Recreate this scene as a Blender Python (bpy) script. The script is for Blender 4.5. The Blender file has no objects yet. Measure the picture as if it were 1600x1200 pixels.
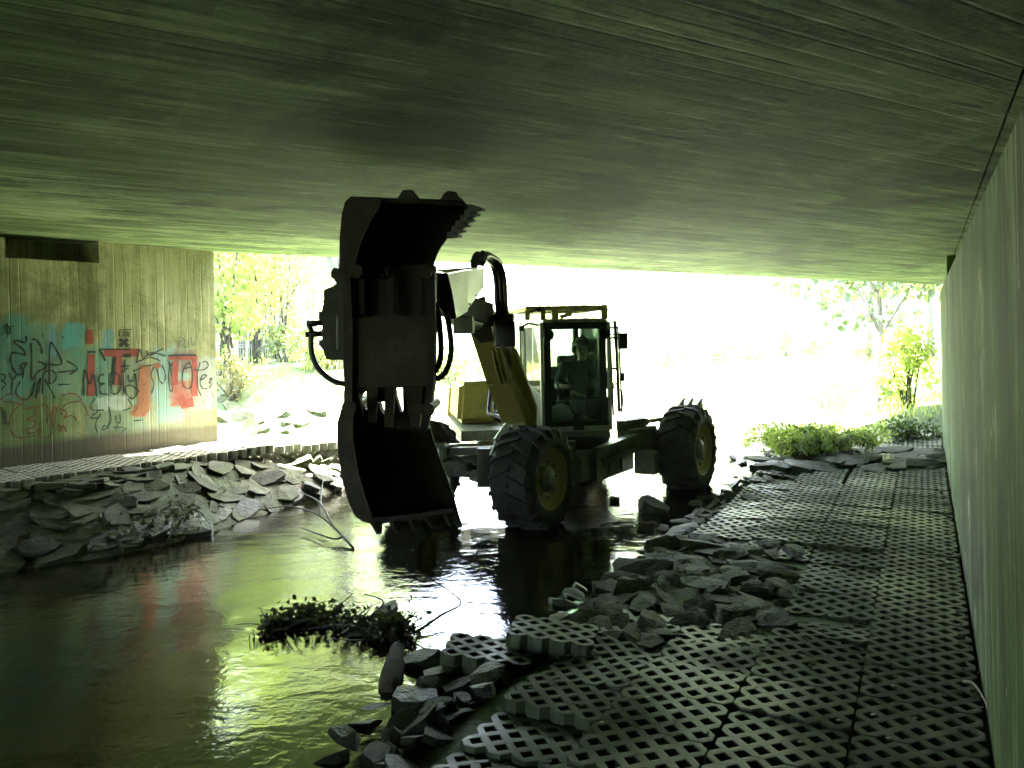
import bpy, bmesh, math, random
import numpy as np
from mathutils import Vector, Matrix
from mathutils.geometry import delaunay_2d_cdt
random.seed(7)
rng = np.random.default_rng(7)
R_ = math.radians
scene = bpy.context.scene
COL = scene.collection
# ------------------------------------------------------------------ camera, sky, sun, exposure
CAM_H = 1.90
ROLL = R_(1.2)
F = 1200.0
CX, CY = 800.0, 526.0
cam_data = bpy.data.cameras.new("camera")
cam = bpy.data.objects.new("camera", cam_data)
COL.objects.link(cam)
cam_data.sensor_width = 36.0
cam_data.lens = 36.0 * F / 1600.0
cam_data.shift_y = -(600.0 - CY) / 1600.0
cam_data.clip_start = 0.05
cam_data.clip_end = 3000.0
cam.matrix_world = Matrix.Translation((0, 0, CAM_H)) @ Matrix.Rotation(R_(90), 4, 'X') @ Matrix.Rotation(-ROLL, 4, 'Z')
scene.camera = cam
SUN_EL, SUN_AZ = R_(60), R_(28)          # azimuth measured from +Y towards +X
world = bpy.data.worlds.new("World")
scene.world = world
world.use_nodes = True
wn = world.node_tree
sky = wn.nodes.new('ShaderNodeTexSky')
sky.sky_type = 'NISHITA'
sky.sun_disc = False
sky.sun_elevation = SUN_EL
sky.sun_rotation = SUN_AZ
sky.dust_density = 3.0
sky.ozone_density = 0.6
wn.nodes['Background'].inputs['Strength'].default_value = 0.12
wn.links.new(sky.outputs[0], wn.nodes['Background'].inputs['Color'])
sun_data = bpy.data.lights.new("sun", 'SUN')
sun_data.energy = 5.0
sun_data.angle = R_(0.5)
sun_data.color = (1.0, 0.95, 0.84)
sun = bpy.data.objects.new("sun", sun_data)
COL.objects.link(sun)
sd = Vector((math.cos(SUN_EL) * math.sin(SUN_AZ), math.cos(SUN_EL) * math.cos(SUN_AZ), math.sin(SUN_EL)))
sun.rotation_euler = sd.to_track_quat('Z', 'Y').to_euler()
sun.location = (0, 0, 30)
vs = scene.view_settings
scene.display_settings.display_device = 'sRGB'
vs.view_transform = 'Standard'
vs.look = 'None'
vs.exposure = 5.7
vs.gamma = 1.0
scene.render.engine = 'CYCLES'
cy = scene.cycles
cy.max_bounces = 10
cy.diffuse_bounces = 6
cy.glossy_bounces = 4
cy.transparent_max_bounces = 16
cy.transmission_bounces = 6
cy.use_denoising = True
cy.sample_clamp_indirect = 8.0
cy.blur_glossy = 0.5

# ------------------------------------------------------------------ helpers
_c, _s = math.cos(ROLL), math.sin(ROLL)
def ray(px, py):
    u, v = px - CX, py - CY
    return Vector(((u * _c - v * _s) / F, 1.0, -(u * _s + v * _c) / F))
def P(px, py, Y):
    r = ray(px, py)
    return Vector((r.x * Y, Y, CAM_H + r.z * Y))
def G(px, py, z=0.0):
    r = ray(px, py)
    t = (z - CAM_H) / r.z
    return Vector((r.x * t, t, z))

def link(o, parent=None):
    COL.objects.link(o)
    if parent is not None:
        o.parent = parent
    return o
def tag(o, label=None, cat=None, group=None, kind=None):
    if label: o['label'] = label
    if cat: o['category'] = cat
    if group: o['group'] = group
    if kind: o['kind'] = kind
    return o
def empty(name, loc, label=None, cat=None, group=None, rz=0.0):
    o = bpy.data.objects.new(name, None)
    o.empty_display_size = 0.2
    o.location = loc
    o.rotation_euler = (0, 0, rz)
    link(o)
    return tag(o, label, cat, group)
def absloc(parent):
    v = Vector((0, 0, 0))
    while parent is not None:
        v += parent.location
        parent = parent.parent
    return v

class MB:
    """collects shapes given in world coordinates; build() links ONE mesh object"""
    def __init__(self):
        self.bm = bmesh.new()
    def poly(self, pts, flip=False):
        vs_ = [self.bm.verts.new(p) for p in pts]
        if flip: vs_.reverse()
        try:
            return self.bm.faces.new(vs_)
        except ValueError:
            return None
    def hexa(self, p):
        """8 corners: bottom ring 0-3, top ring 4-7"""
        v = [self.bm.verts.new(q) for q in p]
        for f in ((3, 2, 1, 0), (4, 5, 6, 7), (0, 1, 5, 4), (1, 2, 6, 5), (2, 3, 7, 6), (3, 0, 4, 7)):
            self.bm.faces.new([v[i] for i in f])
    def box(self, c, size, rot=None, bev=0.0):
        c = Vector(c); hx, hy, hz = [s * .5 for s in size]
        m = rot if rot is not None else Matrix.Identity(3)
        pts = [c + m @ Vector(q) for q in ((-hx, -hy, -hz), (hx, -hy, -hz), (hx, hy, -hz), (-hx, hy, -hz),
                                           (-hx, -hy, hz), (hx, -hy, hz), (hx, hy, hz), (-hx, hy, hz))]
        if bev <= 0:
            self.hexa(pts); return
        t = bmesh.new(); v = [t.verts.new(q) for q in pts]
        for f in ((3, 2, 1, 0), (4, 5, 6, 7), (0, 1, 5, 4), (1, 2, 6, 5), (2, 3, 7, 6), (3, 0, 4, 7)):
            t.faces.new([v[i] for i in f])
        bmesh.ops.bevel(t, geom=t.edges[:], offset=bev, segments=2, affect='EDGES', profile=0.6)
        self.add(t)
    def add(self, t, mat=None):
        t.verts.ensure_lookup_table()
        mp = {}
        for v in t.verts:
            mp[v] = self.bm.verts.new(mat @ v.co if mat is not None else v.co)
        for f in t.faces:
            try: self.bm.faces.new([mp[v] for v in f.verts])
            except ValueError: pass
        t.free()
    def beam(self, a, b, w, h, up=(0, 0, 1), w2=None, h2=None, bev=0.0):
        """rectangular bar from a to b, w across, h along up"""
        a, b = Vector(a), Vector(b)
        d = (b - a).normalized(); u = Vector(up)
        s = d.cross(u)
        if s.length < 1e-5: s = d.cross(Vector((1, 0, 0)))
        s.normalize(); u = s.cross(d).normalized()
        w2 = w if w2 is None else w2; h2 = h if h2 is None else h2
        pts = []
        for q, ww, hh in ((a, w, h), (b, w2, h2)):
            pts += [q - s * ww / 2 - u * hh / 2, q + s * ww / 2 - u * hh / 2, q + s * ww / 2 + u * hh / 2, q - s * ww / 2 + u * hh / 2]
        if bev > 0:
            t = bmesh.new(); v = [t.verts.new(q) for q in pts]
            for f in ((3, 2, 1, 0), (4, 5, 6, 7), (0, 1, 5, 4), (1, 2, 6, 5), (2, 3, 7, 6), (3, 0, 4, 7)):
                t.faces.new([v[i] for i in f])
            bmesh.ops.bevel(t, geom=t.edges[:], offset=bev, segments=2, affect='EDGES', profile=0.6)
            self.add(t)
        else:
            self.hexa(pts)
    def tube(self, pts, r, n=8, cap=True, r2=None):
        pts = [Vector(p) for p in pts]
        k = len(pts); rings = []
        prev = None
        for i, p in enumerate(pts):
            d = (pts[min(i + 1, k - 1)] - pts[max(i - 1, 0)]).normalized()
            if prev is None:
                a = d.cross(Vector((0, 0, 1)))
                if a.length < 1e-4: a = d.cross(Vector((1, 0, 0)))
            else:
                a = prev - d * prev.dot(d)
                if a.length < 1e-6: a = d.cross(Vector((0, 0, 1)))
            a.normalize(); prev = a
            b = d.cross(a)
            if isinstance(r, (list, tuple)): rr = r[i]
            else: rr = r if r2 is None else r + (r2 - r) * i / max(1, k - 1)
            rings.append([self.bm.verts.new(p + (a * math.cos(t) + b * math.sin(t)) * rr) for t in [2 * math.pi * j / n for j in range(n)]])
        for i in range(k - 1):
            for j in range(n):
                self.bm.faces.new([rings[i][j], rings[i][(j + 1) % n], rings[i + 1][(j + 1) % n], rings[i + 1][j]])
        if cap:
            self.bm.faces.new(list(reversed(rings[0]))); self.bm.faces.new(rings[-1])
    def cyl(self, a, b, r, n=16, r2=None):
        self.tube([a, b], r, n, True, r2)
    def lathe(self, prof, c, axis, n=32, cap=True):
        """prof: (t along axis, radius) list"""
        c = Vector(c); ax = Vector(axis).normalized()
        a = ax.cross(Vector((0, 0, 1)))
        if a.length < 1e-4: a = ax.cross(Vector((1, 0, 0)))
        a.normalize(); b = ax.cross(a)
        rings = []
        for t, r in prof:
            rings.append([self.bm.verts.new(c + ax * t + (a * math.cos(w) + b * math.sin(w)) * max(r, 1e-4)) for w in [2 * math.pi * j / n for j in range(n)]])
        for i in range(len(rings) - 1):
            for j in range(n):
                self.bm.faces.new([rings[i][j], rings[i][(j + 1) % n], rings[i + 1][(j + 1) % n], rings[i + 1][j]])
        if cap:
            self.bm.faces.new(list(reversed(rings[0]))); self.bm.faces.new(rings[-1])
    def prism(self, outline, off, holes=None):
        """outline: 3D polygon; extruded by vector off (closed solid)"""
        off = Vector(off)
        a = [self.bm.verts.new(p) for p in outline]
        b = [self.bm.verts.new(Vector(p) + off) for p in outline]
        n = len(a)
        fs = [self.bm.faces.new(list(reversed(a))), self.bm.faces.new(b)]
        for i in range(n):
            self.bm.faces.new([a[i], a[(i + 1) % n], b[(i + 1) % n], b[i]])
        bmesh.ops.triangulate(self.bm, faces=fs)
    def blob(self, c, s, sub=2, noise=0.0, rot=None, seed=0):
        t = bmesh.new(); bmesh.ops.create_icosphere(t, subdivisions=sub, radius=1.0)
        r = random.Random(seed); o = Vector((r.random() * 9, r.random() * 9, r.random() * 9))
        from mathutils import noise as N
        for v in t.verts:
            k = 1 + noise * N.noise(v.co * 1.3 + o) + noise * .5 * N.noise(v.co * 3.1 + o)
            q = Vector((v.co.x * s[0], v.co.y * s[1], v.co.z * s[2])) * k
            v.co = (rot @ q if rot is not None else q) + Vector(c)
        self.add(t)
    def build(self, name, mat, parent=None, smooth=False, angle=None, fix=True):
        if fix: bmesh.ops.recalc_face_normals(self.bm, faces=self.bm.faces[:])
        off = absloc(parent)
        me = bpy.data.meshes.new(name)
        if off.length > 0:
            bmesh.ops.translate(self.bm, verts=self.bm.verts[:], vec=-off)
        if smooth:
            for f in self.bm.faces: f.smooth = True
            if angle is not None:
                ca = R_(angle)
                for e in self.bm.edges:
                    if len(e.link_faces) == 2 and e.calc_face_angle(0.0) > ca: e.smooth = False
        self.bm.to_mesh(me); self.bm.free()
        o = bpy.data.objects.new(name, me)
        if mat is not None: me.materials.append(mat)
        return link(o, parent)

def mesh_np(name, verts, faces, mat, parent=None, smooth=False):
    me = bpy.data.meshes.new(name)
    me.from_pydata([tuple(v) for v in verts], [], [tuple(f) for f in faces])
    if smooth: me.polygons.foreach_set('use_smooth', [True] * len(me.polygons))
    me.materials.append(mat)
    o = bpy.data.objects.new(name, me)
    return link(o, parent)
def spline(pts, n=6):
    """Catmull-Rom through pts"""
    pts = [Vector(p) for p in pts]
    if len(pts) < 3: 
        return [pts[0].lerp(pts[-1], i / n) for i in range(n + 1)]
    out = []
    for i in range(len(pts) - 1):
        p0, p1, p2, p3 = pts[max(i - 1, 0)], pts[i], pts[i + 1], pts[min(i + 2, len(pts) - 1)]
        for k in range(n):
            t = k / n
            out.append(0.5 * ((2 * p1) + (p2 - p0) * t + (2 * p0 - 5 * p1 + 4 * p2 - p3) * t * t + (3 * p1 - p0 - 3 * p2 + p3) * t ** 3))
    out.append(pts[-1])
    return out
def copy_tree(o, parent=None):
    c = o.copy(); COL.objects.link(c)
    if parent is not None: c.parent = parent
    for ch in list(o.children):
        copy_tree(ch, c)
    return c

# ------------------------------------------------------------------ materials
class NT:
    def __init__(self, name):
        self.m = bpy.data.materials.new(name); self.m.use_nodes = True
        self.t = self.m.node_tree; self.n = self.t.nodes; self.l = self.t.links
        self.b = self.n['Principled BSDF']
    def node(self, typ, **kw):
        n = self.n.new(typ)
        for k, v in kw.items():
            if k in n.inputs.keys(): n.inputs[k].default_value = v
            else: setattr(n, k, v)
        return n
    def link(self, a, b): self.l.new(a, b)
    def coord(self, scale=(1, 1, 1), rot=(0, 0, 0), loc=(0, 0, 0), kind='Object'):
        tc = self.node('ShaderNodeTexCoord'); mp = self.node('ShaderNodeMapping')
        mp.inputs['Scale'].default_value = scale; mp.inputs['Rotation'].default_value = rot; mp.inputs['Location'].default_value = loc
        self.link(tc.outputs[kind], mp.inputs['Vector']); return mp.outputs[0]
    def noise(self, vec, scale, detail=4, rough=0.55, dist=0.0):
        n = self.node('ShaderNodeTexNoise'); n.inputs['Scale'].default_value = scale; n.inputs['Detail'].default_value = detail
        n.inputs['Roughness'].default_value = rough; n.inputs['Distortion'].default_value = dist
        if vec is not None: self.link(vec, n.inputs['Vector'])
        return n.outputs[0]
    def ramp(self, fac, stops):
        r = self.node('ShaderNodeValToRGB'); e = r.color_ramp.elements
        while len(e) < len(stops): e.new(0.5)
        for k, (p, c) in enumerate(stops):
            e[k].position = p; e[k].color = (c[0], c[1], c[2], 1) if not isinstance(c, (int, float)) else (c, c, c, 1)
        self.link(fac, r.inputs[0]); return r.outputs[0]
    def mix(self, fac, a, b, mode='MIX'):
        m = self.node('ShaderNodeMix', data_type='RGBA', blend_type=mode)
        for s, v in ((m.inputs[0], fac), (m.inputs[6], a), (m.inputs[7], b)):
            if isinstance(v, (int, float)): s.default_value = v
            elif isinstance(v, (tuple, list)): s.default_value = (v[0], v[1], v[2], 1)
            else: self.link(v, s)
        return m.outputs[2]
    def math(self, op, a, b=0.0, c=None):
        m = self.node('ShaderNodeMath', operation=op)
        for i, v in enumerate((a, b) if c is None else (a, b, c)):
            if isinstance(v, (int, float)): m.inputs[i].default_value = v
            else: self.link(v, m.inputs[i])
        return m.outputs[0]
    def bump(self, h, strength=0.3, dist=0.01, normal=None):
        b = self.node('ShaderNodeBump'); b.inputs['Strength'].default_value = strength; b.inputs['Distance'].default_value = dist
        self.link(h, b.inputs['Height'])
        if normal is not None: self.link(normal, b.inputs['Normal'])
        self.link(b.outputs[0], self.b.inputs['Normal']); return b.outputs[0]
    def col(self, c):
        if isinstance(c, (tuple, list)): self.b.inputs['Base Color'].default_value = (c[0], c[1], c[2], 1)
        else: self.link(c, self.b.inputs['Base Color'])
    def set(self, **kw):
        for k, v in kw.items():
            s = self.b.inputs[k.replace('_', ' ')]
            if hasattr(v, 'is_linked') or not isinstance(v, (int, float, tuple)): self.link(v, s)
            else: s.default_value = v
        return self

def mat_plain(name, c, rough=0.6, metal=0.0, var=0.25, scale=6.0, dirt=None, bump=0.15, spec=0.5):
    """worn paint / metal / rubber: base colour broken up by noise, roughness variation, small bumps"""
    t = NT(name); v = t.coord()
    n1 = t.noise(v, scale, 6, .65); n2 = t.noise(v, scale * 5.3, 4, .6)
    d = tuple(x * (1 - var) for x in c); l = tuple(min(1, x * (1 + var * .5)) for x in c)
    base = t.ramp(n1, [(.32, d), (.68, l)])
    if dirt is not None:
        f = t.ramp(t.math('ADD', t.math('MULTIPLY', n1, .6), t.math('MULTIPLY', n2, .4)), [(.47, 0.0), (.62, 1.0)])
        base = t.mix(t.math('MULTIPLY', f, .75), base, dirt)
    t.col(base)
    t.set(Metallic=metal, Specular_IOR_Level=spec)
    t.set(Roughness=t.ramp(n2, [(.3, max(.05, rough - .12)), (.7, min(1, rough + .12))]))
    if bump > 0: t.bump(n2, bump, .004)
    return t.m

# ------------------------------------------------------------------ bridge geometry (everything below is in metres, water at z = 0)
PAVE_R, PAVE_L = 0.16, 0.61
A_ = P(336, 393, 10.2)                       # deck edge above the end of the left wall
_a0 = (A_.z - CAM_H) + 0.03 * A_.x - 0.01 * A_.y
def ceil_z(x, y): return CAM_H + _a0 - 0.03 * x + 0.01 * y
_r = ray(1473, 445)
_t = _a0 / (_r.z + 0.03 * _r.x - 0.01)
B_ = Vector((_r.x * _t, _t, CAM_H + _r.z * _t))
edge_dir = Vector((B_.x - A_.x, B_.y - A_.y, 0)).normalized()
# right wall: base line through two pixels on the pavement
RW0, RW1 = G(1555, 1190, PAVE_R), G(1473, 687, PAVE_R)
rw_dir = (RW1 - RW0).normalized()
rw_n = Vector((-rw_dir.y, rw_dir.x, 0))      # towards the stream
def wall_hit(px, py, p0, n):
    r = ray(px, py); o = Vector((0, 0, CAM_H))
    t = (p0 - o).dot(n) / r.dot(n)
    return o + r * t
RT0, RT1 = wall_hit(1600, 150, RW0, rw_n), wall_hit(1472, 446, RW0, rw_n)
# left wall
LW1, LW0 = G(340, 688, PAVE_L), G(0, 731, PAVE_L)
lw_dir = (LW1 - LW0).normalized()
lw_n = Vector((lw_dir.y, -lw_dir.x, 0))      # towards the stream
print('A', A_, 'B', B_, 'RW', RW0, RW1, 'RT', RT0, RT1, 'LW', LW0, LW1, 'a0', _a0)

def concrete(name, base_lo, base_hi, stain, across, along, board, algae=(.055, .075, .025), algae_amt=.5, drip=False, rough=.85, bumps=.5, streak=.5, joint=.14, tonew=.07, dash=.35):
    """board-marked concrete; 'across' and 'along' are unit vectors in world axes, board the board width in metres"""
    t = NT(name)
    POS = t.node('ShaderNodeNewGeometry').outputs['Position']
    def dot(v):
        d = t.node('ShaderNodeVectorMath', operation='DOT_PRODUCT'); d.inputs[1].default_value = v
        t.link(POS, d.inputs[0]); return d.outputs['Value']
    u, w = dot(across), dot(along)
    k = t.math('DIVIDE', u, board)
    wob = t.noise(POS, .6, 2)
    k = t.math('ADD', k, t.math('MULTIPLY', wob, .25))
    idx = t.math('FLOOR', k); fr = t.math('FRACT', k)
    wn_ = t.node('ShaderNodeTexWhiteNoise', noise_dimensions='2D')
    cb = t.node('ShaderNodeCombineXYZ'); t.link(idx, cb.inputs[0])
    seg = t.math('FLOOR', t.math('ADD', t.math('DIVIDE', w, 3.1), t.math('MULTIPLY', idx, .37)))
    t.link(seg, cb.inputs[1]); t.link(cb.outputs[0], wn_.inputs['Vector'])
    tone = wn_.outputs['Value']
    # streaks along the boards
    cs = t.node('ShaderNodeCombineXYZ')
    t.link(t.math('MULTIPLY', u, 9.0), cs.inputs[0]); t.link(t.math('MULTIPLY', w, .5), cs.inputs[1])
    st = t.noise(cs.outputs[0], 1.0, 6, .7)
    cs2 = t.node('ShaderNodeCombineXYZ')
    t.link(t.math('MULTIPLY', u, 26.0), cs2.inputs[0]); t.link(t.math('MULTIPLY', w, 1.7), cs2.inputs[1])
    st2 = t.noise(cs2.outputs[0], 1.0, 5, .7)
    cs0 = t.node('ShaderNodeCombineXYZ')
    t.link(t.math('MULTIPLY', u, 2.6), cs0.inputs[0]); t.link(t.math('MULTIPLY', w, .22), cs0.inputs[1])
    st0 = t.noise(cs0.outputs[0], 1.0, 4, .6)
    big = t.noise(POS, .35, 4, .6, .3)
    mid = t.noise(POS, 1.9, 6, .65)
    fine = t.noise(POS, 34, 7, .75)
    wts = ((tone, tonew), (st0, streak * .55), (st, streak * .7), (st2, streak * .55), (mid, .55), (fine, .45))
    f = None
    for nd, w_ in wts:
        q = t.math('MULTIPLY', nd, w_); f = q if f is None else t.math('ADD', f, q)
    sw = sum(w_ for _, w_ in wts); sd_ = math.sqrt((tonew * .29) ** 2 + sum((w_ * .115) ** 2 for _, w_ in wts[1:])) / sw
    f = t.math('DIVIDE', f, sw)
    base = t.ramp(f, [(.5 - 1.35 * sd_, stain), (.5, base_lo), (.5 + 1.5 * sd_, base_hi)])
    ag = t.ramp(t.math('ADD', t.math('MULTIPLY', big, .6), t.math('ADD', t.math('MULTIPLY', mid, .25), t.math('MULTIPLY', fine, .15))), [(.45, 0.0), (.57, 1.0)])
    base = t.mix(t.math('MULTIPLY', ag, algae_amt), base, t.mix(fine, tuple(x * .55 for x in algae), tuple(x * 1.5 for x in algae)))
    mo = t.noise(POS, .55, 6, .7, .5)
    base = t.mix(t.math('MULTIPLY', t.ramp(mo, [(.33, 1.0), (.43, 0.0)]), .45), base, base_hi)
    base = t.mix(t.math('MULTIPLY', t.ramp(mo, [(.52, 0.0), (.62, 1.0)]), .78), base, tuple(x * .8 for x in stain))
    # dark joints between the boards
    j = t.ramp(t.math('MINIMUM', fr, t.math('SUBTRACT', 1.0, fr)), [(0.0, 1.0), (.10, 0.0)])
    jm = t.math('MULTIPLY', j, t.ramp(t.noise(cs.outputs[0], .45, 3), [(.42, 0.1), (.6, 1.0)]))
    base = t.mix(t.math('MULTIPLY', jm, joint), base, tuple(x * .35 for x in stain))
    c3 = t.node('ShaderNodeCombineXYZ')
    t.link(t.math('MULTIPLY', u, 15.0), c3.inputs[0]); t.link(t.math('MULTIPLY', w, 1.3), c3.inputs[1])
    d3 = t.noise(c3.outputs[0], 1.0, 3, .65)
    base = t.mix(t.math('MULTIPLY', t.ramp(d3, [(.33, 1.0), (.41, 0.0)]), dash), base, tuple(x * .5 for x in stain))
    base = t.mix(t.math('MULTIPLY', t.ramp(d3, [(.60, 0.0), (.70, 1.0)]), dash * .55), base, tuple(min(.6, x * 1.35) for x in base_hi))
    # small pores
    vo = t.node('ShaderNodeTexVoronoi'); vo.inputs['Scale'].default_value = 13.0
    t.link(POS, vo.inputs['Vector'])
    pore = t.ramp(vo.outputs['Distance'], [(.03, 1.0), (.07, 0.0)])
    pk = t.math('MULTIPLY', pore, t.ramp(t.noise(POS, 2.3, 2), [(.5, 0.0), (.6, 1.0)]))
    base = t.mix(t.math('MULTIPLY', pk, .8), base, tuple(x * .3 for x in stain))
    if drip:
        cd = t.node('ShaderNodeCombineXYZ')
        t.link(t.math('MULTIPLY', u, 17.0), cd.inputs[0]); t.link(t.math('MULTIPLY', w, .55), cd.inputs[1])
        dn = t.noise(cd.outputs[0], 1.0, 7, .75)
        base = t.mix(t.ramp(dn, [(.57, 0.0), (.68, .8)]), base, (.42, .46, .34))
        base = t.mix(t.ramp(dn, [(.33, .9), (.44, 0.0)]), base, tuple(x * .4 for x in stain))
        ce = t.node('ShaderNodeCombineXYZ')
        t.link(t.math('MULTIPLY', u, 2.1), ce.inputs[0]); t.link(t.math('MULTIPLY', w, .28), ce.inputs[1])
        en = t.noise(ce.outputs[0], 1.0, 6, .75)
        base = t.mix(t.ramp(en, [(.54, 0.0), (.66, .75)]), base, (.27, .31, .20))
        base = t.mix(t.ramp(en, [(.34, .85), (.47, 0.0)]), base, tuple(x * .7 for x in stain))
        wh = t.ramp(t.math('MULTIPLY', st2, t.ramp(mid, [(.45, 0.0), (.65, 1.0)])), [(.40, 0.0), (.55, 1.0)])
        base = t.mix(t.math('MULTIPLY', wh, .6), base, (.5, .52, .45))
    t.col(base)
    t.set(Roughness=rough, Specular_IOR_Level=.3)
    h = t.math('ADD', t.math('MULTIPLY', tone, .3), t.math('ADD', t.math('MULTIPLY', st2, .6), t.math('SUBTRACT', t.math('MULTIPLY', fine, .4), t.math('MULTIPLY', jm, .8))))
    t.bump(h, bumps, .012)
    return t, base

def horiz(az):                        # unit vector at azimuth az (degrees from +Y towards +X)
    return (math.sin(R_(az)), math.cos(R_(az)), 0)
baz = 61
t_, _ = concrete('ceiling_concrete', (.120, .200, .065), (.40, .50, .24), (.022, .040, .012), horiz(baz - 90), horiz(baz), .105, algae=(.045, .085, .012), algae_amt=.6, streak=1.0, bumps=.8, joint=.75, tonew=.13, dash=.85)  # green cast of foliage light is put into the base colours, beside algae
M_CEIL = t_.m
t_, _ = concrete('right_wall_concrete', (.058, .094, .030), (.18, .235, .105), (.014, .026, .008), tuple(rw_dir), (0, 0, 1), .11, algae=(.04, .09, .012), algae_amt=.8, drip=True, rough=.85, streak=.9)  # base colours also carry the green cast of the foliage light
M_RWALL = t_.m

def deck():
    near = -30.0  # deck and walls run far back behind the camera to cut light from there
    e = edge_dir
    a = A_ - e * 9.0; b = A_ + e * 34.0
    pl = [(a.x, a.y), (b.x, b.y), (b.x + 4, near), (a.x - 4, near)]
    mb = MB()
    top = 0.75
    # joint parallel to the right wall: deck cast in two slabs with a 2 cm gap
    jr = ray(1490, 400); jt = _a0 / (jr.z + .03 * jr.x - .01)
    jp = Vector((jr.x * jt, jt, 0))
    def J(y): return jp.x + rw_dir.x / rw_dir.y * (y - jp.y)
    # intersection of the joint with the far edge
    jd = rw_dir; p = Vector((J(0.0), 0.0, 0))
    den = e.x * jd.y - e.y * jd.x
    tt = ((p.x - A_.x) * jd.y - (p.y - A_.y) * jd.x) / den
    q = A_ + e * tt
    jn = p + jd * ((near - p.y) / jd.y)
    g = 0.006
    s1 = [(a.x, a.y), (q.x - g, q.y), (jn.x - g, near), (a.x - 4, near)]
    s2 = [(q.x + g, q.y), (b.x, b.y), (b.x + 4, near), (jn.x + g, near)]
    root = empty('bridge_deck', (0, 0, 0), 'board marked concrete bridge deck spanning the stream overhead', 'bridge')
    for nm, s in (('deck_slab', s1), ('edge_slab', s2)):
        m = MB()
        m.hexa([Vector((x, y, ceil_z(x, y))) for x, y in s] + [Vector((x, y, ceil_z(x, y) + top)) for x, y in s])
        m.build(nm, M_CEIL, root)
    m = MB(); f0, f1 = Vector((q.x, q.y - .02, 0)), Vector((jn.x, near + .02, 0)); sv = Vector((.06, 0, 0))  # unseen lid added over the joint so that no daylight leaks through
    m.hexa([Vector((p_.x, p_.y, ceil_z(p_.x, p_.y) + top + .004 + h_)) for h_ in (0, .05) for p_ in (f0 - sv, f0 + sv, f1 + sv, f1 - sv)])
    m.build('joint_light_lid', M_CEIL, root)
    m = MB()                                     # parapet above the far edge
    m.beam(A_ - e * 9 + Vector((0, 0, top + .35)) - Vector((0, .16, 0)), A_ + e * 34 + Vector((0, 0, top + .35 - .9)) - Vector((0, .16, 0)), .25, .9)
    m.build('parapet', M_CEIL, root)
    return root
deck()

# right abutment wall
def right_wall():
    root = empty('abutment_wall', tuple(RW1), 'tall green stained concrete wall along the right of the paving', 'wall')
    zt0 = RT0.z; zt1 = RT1.z
    p0 = RW0 - rw_dir * 34; p1 = RW1.copy()
    def zt(p):
        k = (p - RW0).dot(rw_dir); k0 = (RT0 - RW0).dot(rw_dir); k1 = (RT1 - RW0).dot(rw_dir)
        return zt0 + (zt1 - zt0) * (k - k0) / (k1 - k0)
    back = -rw_n * 1.1
    m = MB()
    def V(p, z): return Vector((p.x, p.y, z))
    m.hexa([V(p0, -.6), V(p1, -.6), V(p1 + back, -.6), V(p0 + back, -.6), V(p0, zt(p0)), V(p1, zt(p1)), V(p1 + back, zt(p1)), V(p0 + back, zt(p0))])
    bmesh.ops.bevel(m.bm, geom=[e for e in m.bm.edges if min(v.co.z for v in e.verts) > 1.5], offset=.02, segments=2, affect='EDGES')
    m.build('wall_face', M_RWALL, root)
    m = MB()                                   # backwall of the bearing shelf closes the gap up to the deck
    q0, q1 = p0 - rw_n * .55, p1 - rw_n * .55 - rw_dir * .03
    r0, r1 = p0 - rw_n * 1.05, p1 - rw_n * 1.05 - rw_dir * .03
    m.hexa([V(q0, zt(q0)), V(q1, zt(q1)), V(r1, zt(r1)), V(r0, zt(r0)), V(q0, ceil_z(q0.x, q0.y) - .004), V(q1, ceil_z(q1.x, q1.y) - .004), V(r1, ceil_z(r1.x, r1.y) - .004), V(r0, ceil_z(r0.x, r0.y) - .004)])
    m.build('back_wall', M_RWALL, root)
    m = MB()                                   # end block closes the bearing gap at the far corner
    e0, e1 = RT1 - rw_dir * .45, RT1 + rw_dir * .1
    e0 = Vector((e0.x, e0.y, 0)) - rw_n * .05; e1 = Vector((e1.x, e1.y, 0)) - rw_n * .05
    f0, f1 = e0 - rw_n * 1.0, e1 - rw_n * 1.0
    zc = zt1 + .004
    m.hexa([V(e0, zc), V(e1, zc), V(f1, zc), V(f0, zc)] + [V(q, ceil_z(q.x, q.y) - .004) for q in (e0, e1, f1, f0)])
    m.build('bearing_block', M_RWALL, root)
    return root
right_wall()

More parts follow.
